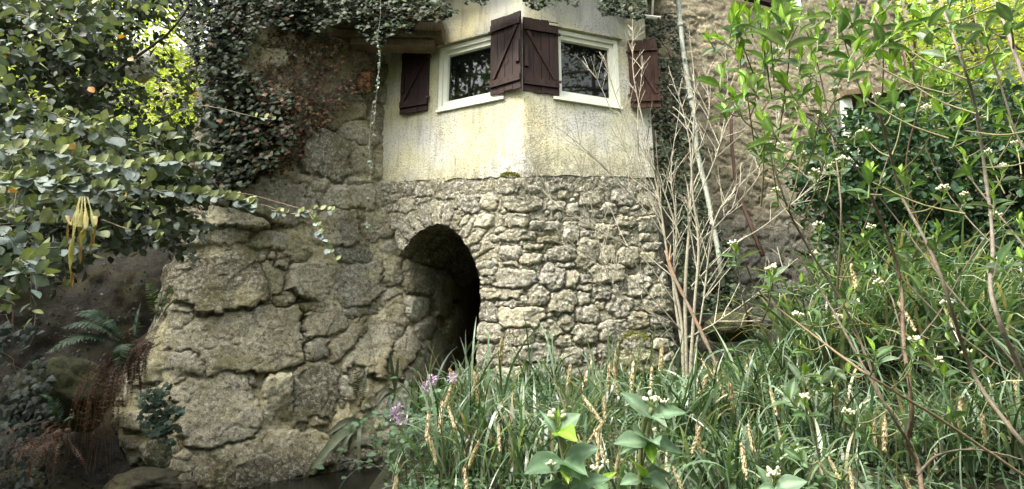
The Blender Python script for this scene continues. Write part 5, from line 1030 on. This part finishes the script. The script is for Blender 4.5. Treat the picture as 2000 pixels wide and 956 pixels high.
def dry_bunch():
    b0 = at(165, 385, 1.85); root = thing('withered_leaves', 'bunch of long yellow withered leaves hanging from the left shrub', 'withered leaves', tuple(b0)); 
    for (x0, x1, x2, y2, wd, c) in ((158, 146, 134, 562, .018, (.34, .31, .08)), (166, 168, 158, 515, .016, (.40, .34, .11)), (172, 182, 172, 505, .013, (.27, .28, .08)), (162, 155, 150, 490, .016, (.30, .28, .08)), (170, 186, 182, 470, .010, (.40, .32, .12)), (156, 140, 130, 470, .009, (.4, .3, .1))):
        P = curve([at(x0, 385, 1.85), at(x1, 440, 1.82), at(x2 + 3, y2 - 50, 1.83), at(x2, y2, 1.85)], 22, .0012); s = nrm(np.array([1, .35 * rng.normal(), 0])); wdt = np.sin(np.linspace(.2, 3.08, 22)) ** .9 * wd * .5; wav = .25 * wd * np.sin(np.arange(22) * .9)[:, None] * np.array([0, 1, 0])
        G = np.stack([P - s * wdt[:, None] + wav, P + [0, -.3 * wd, 0], P + s * wdt[:, None] - wav], 1); mb = MB(); cc = np.tile(np.array(c), (22, 3, 1)); cc[17:] = (.35, .2, .08) ; mb.grid(G, cc); mb.build('leaf', M['fern'], root, True)
dry_bunch()

# ------------------------------------------------------------------ trees and wood beyond
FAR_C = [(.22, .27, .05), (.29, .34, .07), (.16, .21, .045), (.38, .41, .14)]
def tree(label, x, y, h, cr, nl, size, cols, wts, trunk=.16, tc=(.16, .13, .09), crown0=.35, group='trees beyond the house', mat='far_leaf', lean=0):
    z = float(H(x, y)); root = thing('broadleaf_tree', label, 'tree', (x, y, z - .1), group); b0 = np.array([x, y, z - .1]); top = b0 + [lean, 0, h]
    mb = MB(); T_ = curve([b0, b0 + [lean * .4, 0, h * .5], top], 16, .03); mb.tube(T_, np.linspace(trunk, trunk * .2, 16), tc, 9, False)
    fol = MB(); tips = []
    for k in range(34):
        f = rng.uniform(crown0, 1.0); p = T_[int(f * 15)]; a = rng.uniform(0, 6.28); rr = cr * (1.15 - .75 * abs(f - .55) * 1.6) * rng.uniform(.6, 1.1); q = p + [math.cos(a) * rr, math.sin(a) * rr, rng.uniform(-.1, .35) * rr]
        br = curve([p, (p + q) / 2 + [0, 0, .1 * rr], q], 7, .05); mb.tube(br, np.linspace(trunk * .3, trunk * .06, 7), tc, 5, False); tips += [br[3], br[5], br[6]]
    tips = np.array(tips); i = rng.integers(len(tips), size=nl); off = rng.normal(0, 1, (nl, 3)) * [cr * .20, cr * .20, cr * .10]; P = tips[i] + off; cb = np.clip(rng.normal(1, .22, len(tips)), .5, 1.5)[i][:, None]
    fol.inst(T_CHEAP, frames(nrm(rvec(nl) * [1, 1, .5]), nrm(rvec(nl) * .7 + [0, 0, 1]), size * rng.uniform(.6, 1.3, nl)), P, pal(cols, nl, wts, .15) * cb)
    mb.build('trunk', M['bark'], root, True); fol.build('crown', M[mat], root)
RT = [(14.5, 19, 11, 3.4, 'tall sunlit tree just right of the house corner'), (18.5, 21, 12, 3.6, 'sunlit tree with a grey trunk at the upper right edge'), (22.5, 19.5, 12, 3.8, 'sunlit tree beyond the upper right corner of the view'), (12, 24, 11, 3.6, 'sunlit tree rising behind the house roof line'), (17, 27, 12, 4, 'farther sunlit tree in the gap right of the house')]
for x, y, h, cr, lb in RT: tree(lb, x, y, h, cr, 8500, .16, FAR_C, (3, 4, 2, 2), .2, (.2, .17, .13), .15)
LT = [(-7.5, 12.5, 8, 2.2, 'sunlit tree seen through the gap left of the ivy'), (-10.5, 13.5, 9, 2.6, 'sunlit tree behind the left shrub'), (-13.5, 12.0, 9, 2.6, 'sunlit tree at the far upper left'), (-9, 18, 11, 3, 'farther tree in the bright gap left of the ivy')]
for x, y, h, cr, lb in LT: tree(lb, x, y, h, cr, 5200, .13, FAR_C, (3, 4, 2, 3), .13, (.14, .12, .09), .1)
for x, y, h, cr, lb in [(-10, 2.0, 15, 4.4, 'dark tree on the near bank, far left'), (-13.5, -1, 17, 4.8, 'dark tree on the near bank, behind the leftmost one'), (-8, -4.5, 15, 4.4, 'dark tree behind the viewer, left'), (-1, -9, 15, 4.6, 'dark tree behind the viewer, centre'), (6.5, -6, 15, 4.4, 'tree behind the viewer, right'), (11, -.5, 14, 4.2, 'tree on the near bank mirrored in the right window'), (14, -4, 17, 4.8, 'taller tree behind the one mirrored in the right window'), (-15, 4.5, 15, 4.4, 'dark tree on the near bank, beyond the leftmost one'),
    (-2.5, 15.5, 15, 4.2, 'tall unseen shade tree added behind the bay of the house'), (3.5, 15.5, 17, 4.4, 'tall unseen shade tree added behind the right wing of the house'), (.5, 18.5, 18, 4.5, 'tallest unseen shade tree added behind the house'), (8.5, 15.5, 13, 3.6, 'shade tree added behind the far end of the right wing')]:  # trees behind the house, added to shade the foreground
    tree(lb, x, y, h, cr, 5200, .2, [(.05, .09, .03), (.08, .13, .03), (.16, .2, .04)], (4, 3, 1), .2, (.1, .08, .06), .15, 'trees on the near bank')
def near_wood():
    mb = MB(); n = 34000; a = rng.uniform(R(-205), R(25), n); r = rng.uniform(13, 26, n); x = r * np.cos(a); y = 4 + r * np.sin(a); z = H(x, y) + rng.random(n) * np.where(x < -4, 15, 11)
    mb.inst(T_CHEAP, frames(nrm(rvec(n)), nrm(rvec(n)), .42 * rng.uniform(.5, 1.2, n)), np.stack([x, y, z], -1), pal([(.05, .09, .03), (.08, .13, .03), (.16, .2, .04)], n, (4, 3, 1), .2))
    tag(mb.build('near_bank_wood', M['far_leaf'], None), 'dark wood on the near bank behind the viewer', 'wood', None, 'stuff')
near_wood()
def far_wood():
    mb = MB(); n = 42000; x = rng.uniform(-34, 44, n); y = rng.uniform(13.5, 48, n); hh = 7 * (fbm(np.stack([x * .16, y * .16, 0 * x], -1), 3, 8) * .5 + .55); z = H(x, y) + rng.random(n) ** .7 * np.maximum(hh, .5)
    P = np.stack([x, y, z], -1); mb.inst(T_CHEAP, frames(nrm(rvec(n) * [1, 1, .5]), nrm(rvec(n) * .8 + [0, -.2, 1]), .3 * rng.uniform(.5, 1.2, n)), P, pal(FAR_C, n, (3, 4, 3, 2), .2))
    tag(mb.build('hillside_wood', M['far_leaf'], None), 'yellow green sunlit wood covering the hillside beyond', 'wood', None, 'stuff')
far_wood()
# blossoms and pale rock glimpsed through the gap
rock('boulder', 'pale sunlit rock glimpsed through the gap in the left shrub', 272, 128, 11, .34, .3, .32, (.4, .4, .38), M['boulder'], 12)
def bloom_bush(label, px, py, Y, r, cols, n):
    c = at(px, py, Y); g = c.copy(); g[2] = c[2] - r * 1.2; root = thing('flowering_bush', label, 'bush', tuple(g), 'blossoming bushes beyond the gap'); mb = MB(); v = rvec(n); mb.inst(T_OVAL, frames(nrm(v + rvec(n) * .7), rvec(n), r * .22 * rng.uniform(.6, 1.2, n)), c + v * r * rng.uniform(.3, 1, (n, 1)), pal(cols, n)); mb.build('blossom', M['fern'], root)
    mb = MB(); mb.tube([g - [0, 0, 1.5], g, c], [.03, .02, .01], (.1, .08, .05), 5); mb.build('stem', M['bark'], root)
bloom_bush('small bush with red blossom glimpsed at the left edge of the ivy', 394, 184, 9.5, .13, [(.6, .05, .06), (.5, .1, .08), (.1, .15, .04)], 130)
bloom_bush('pale pink blossom glimpsed through the gap left of the ivy', 325, 178, 9.5, .16, [(.75, .6, .58), (.8, .72, .7)], 120)
for o in list(bpy.data.objects):
    if '_l' in o: del o['_l']
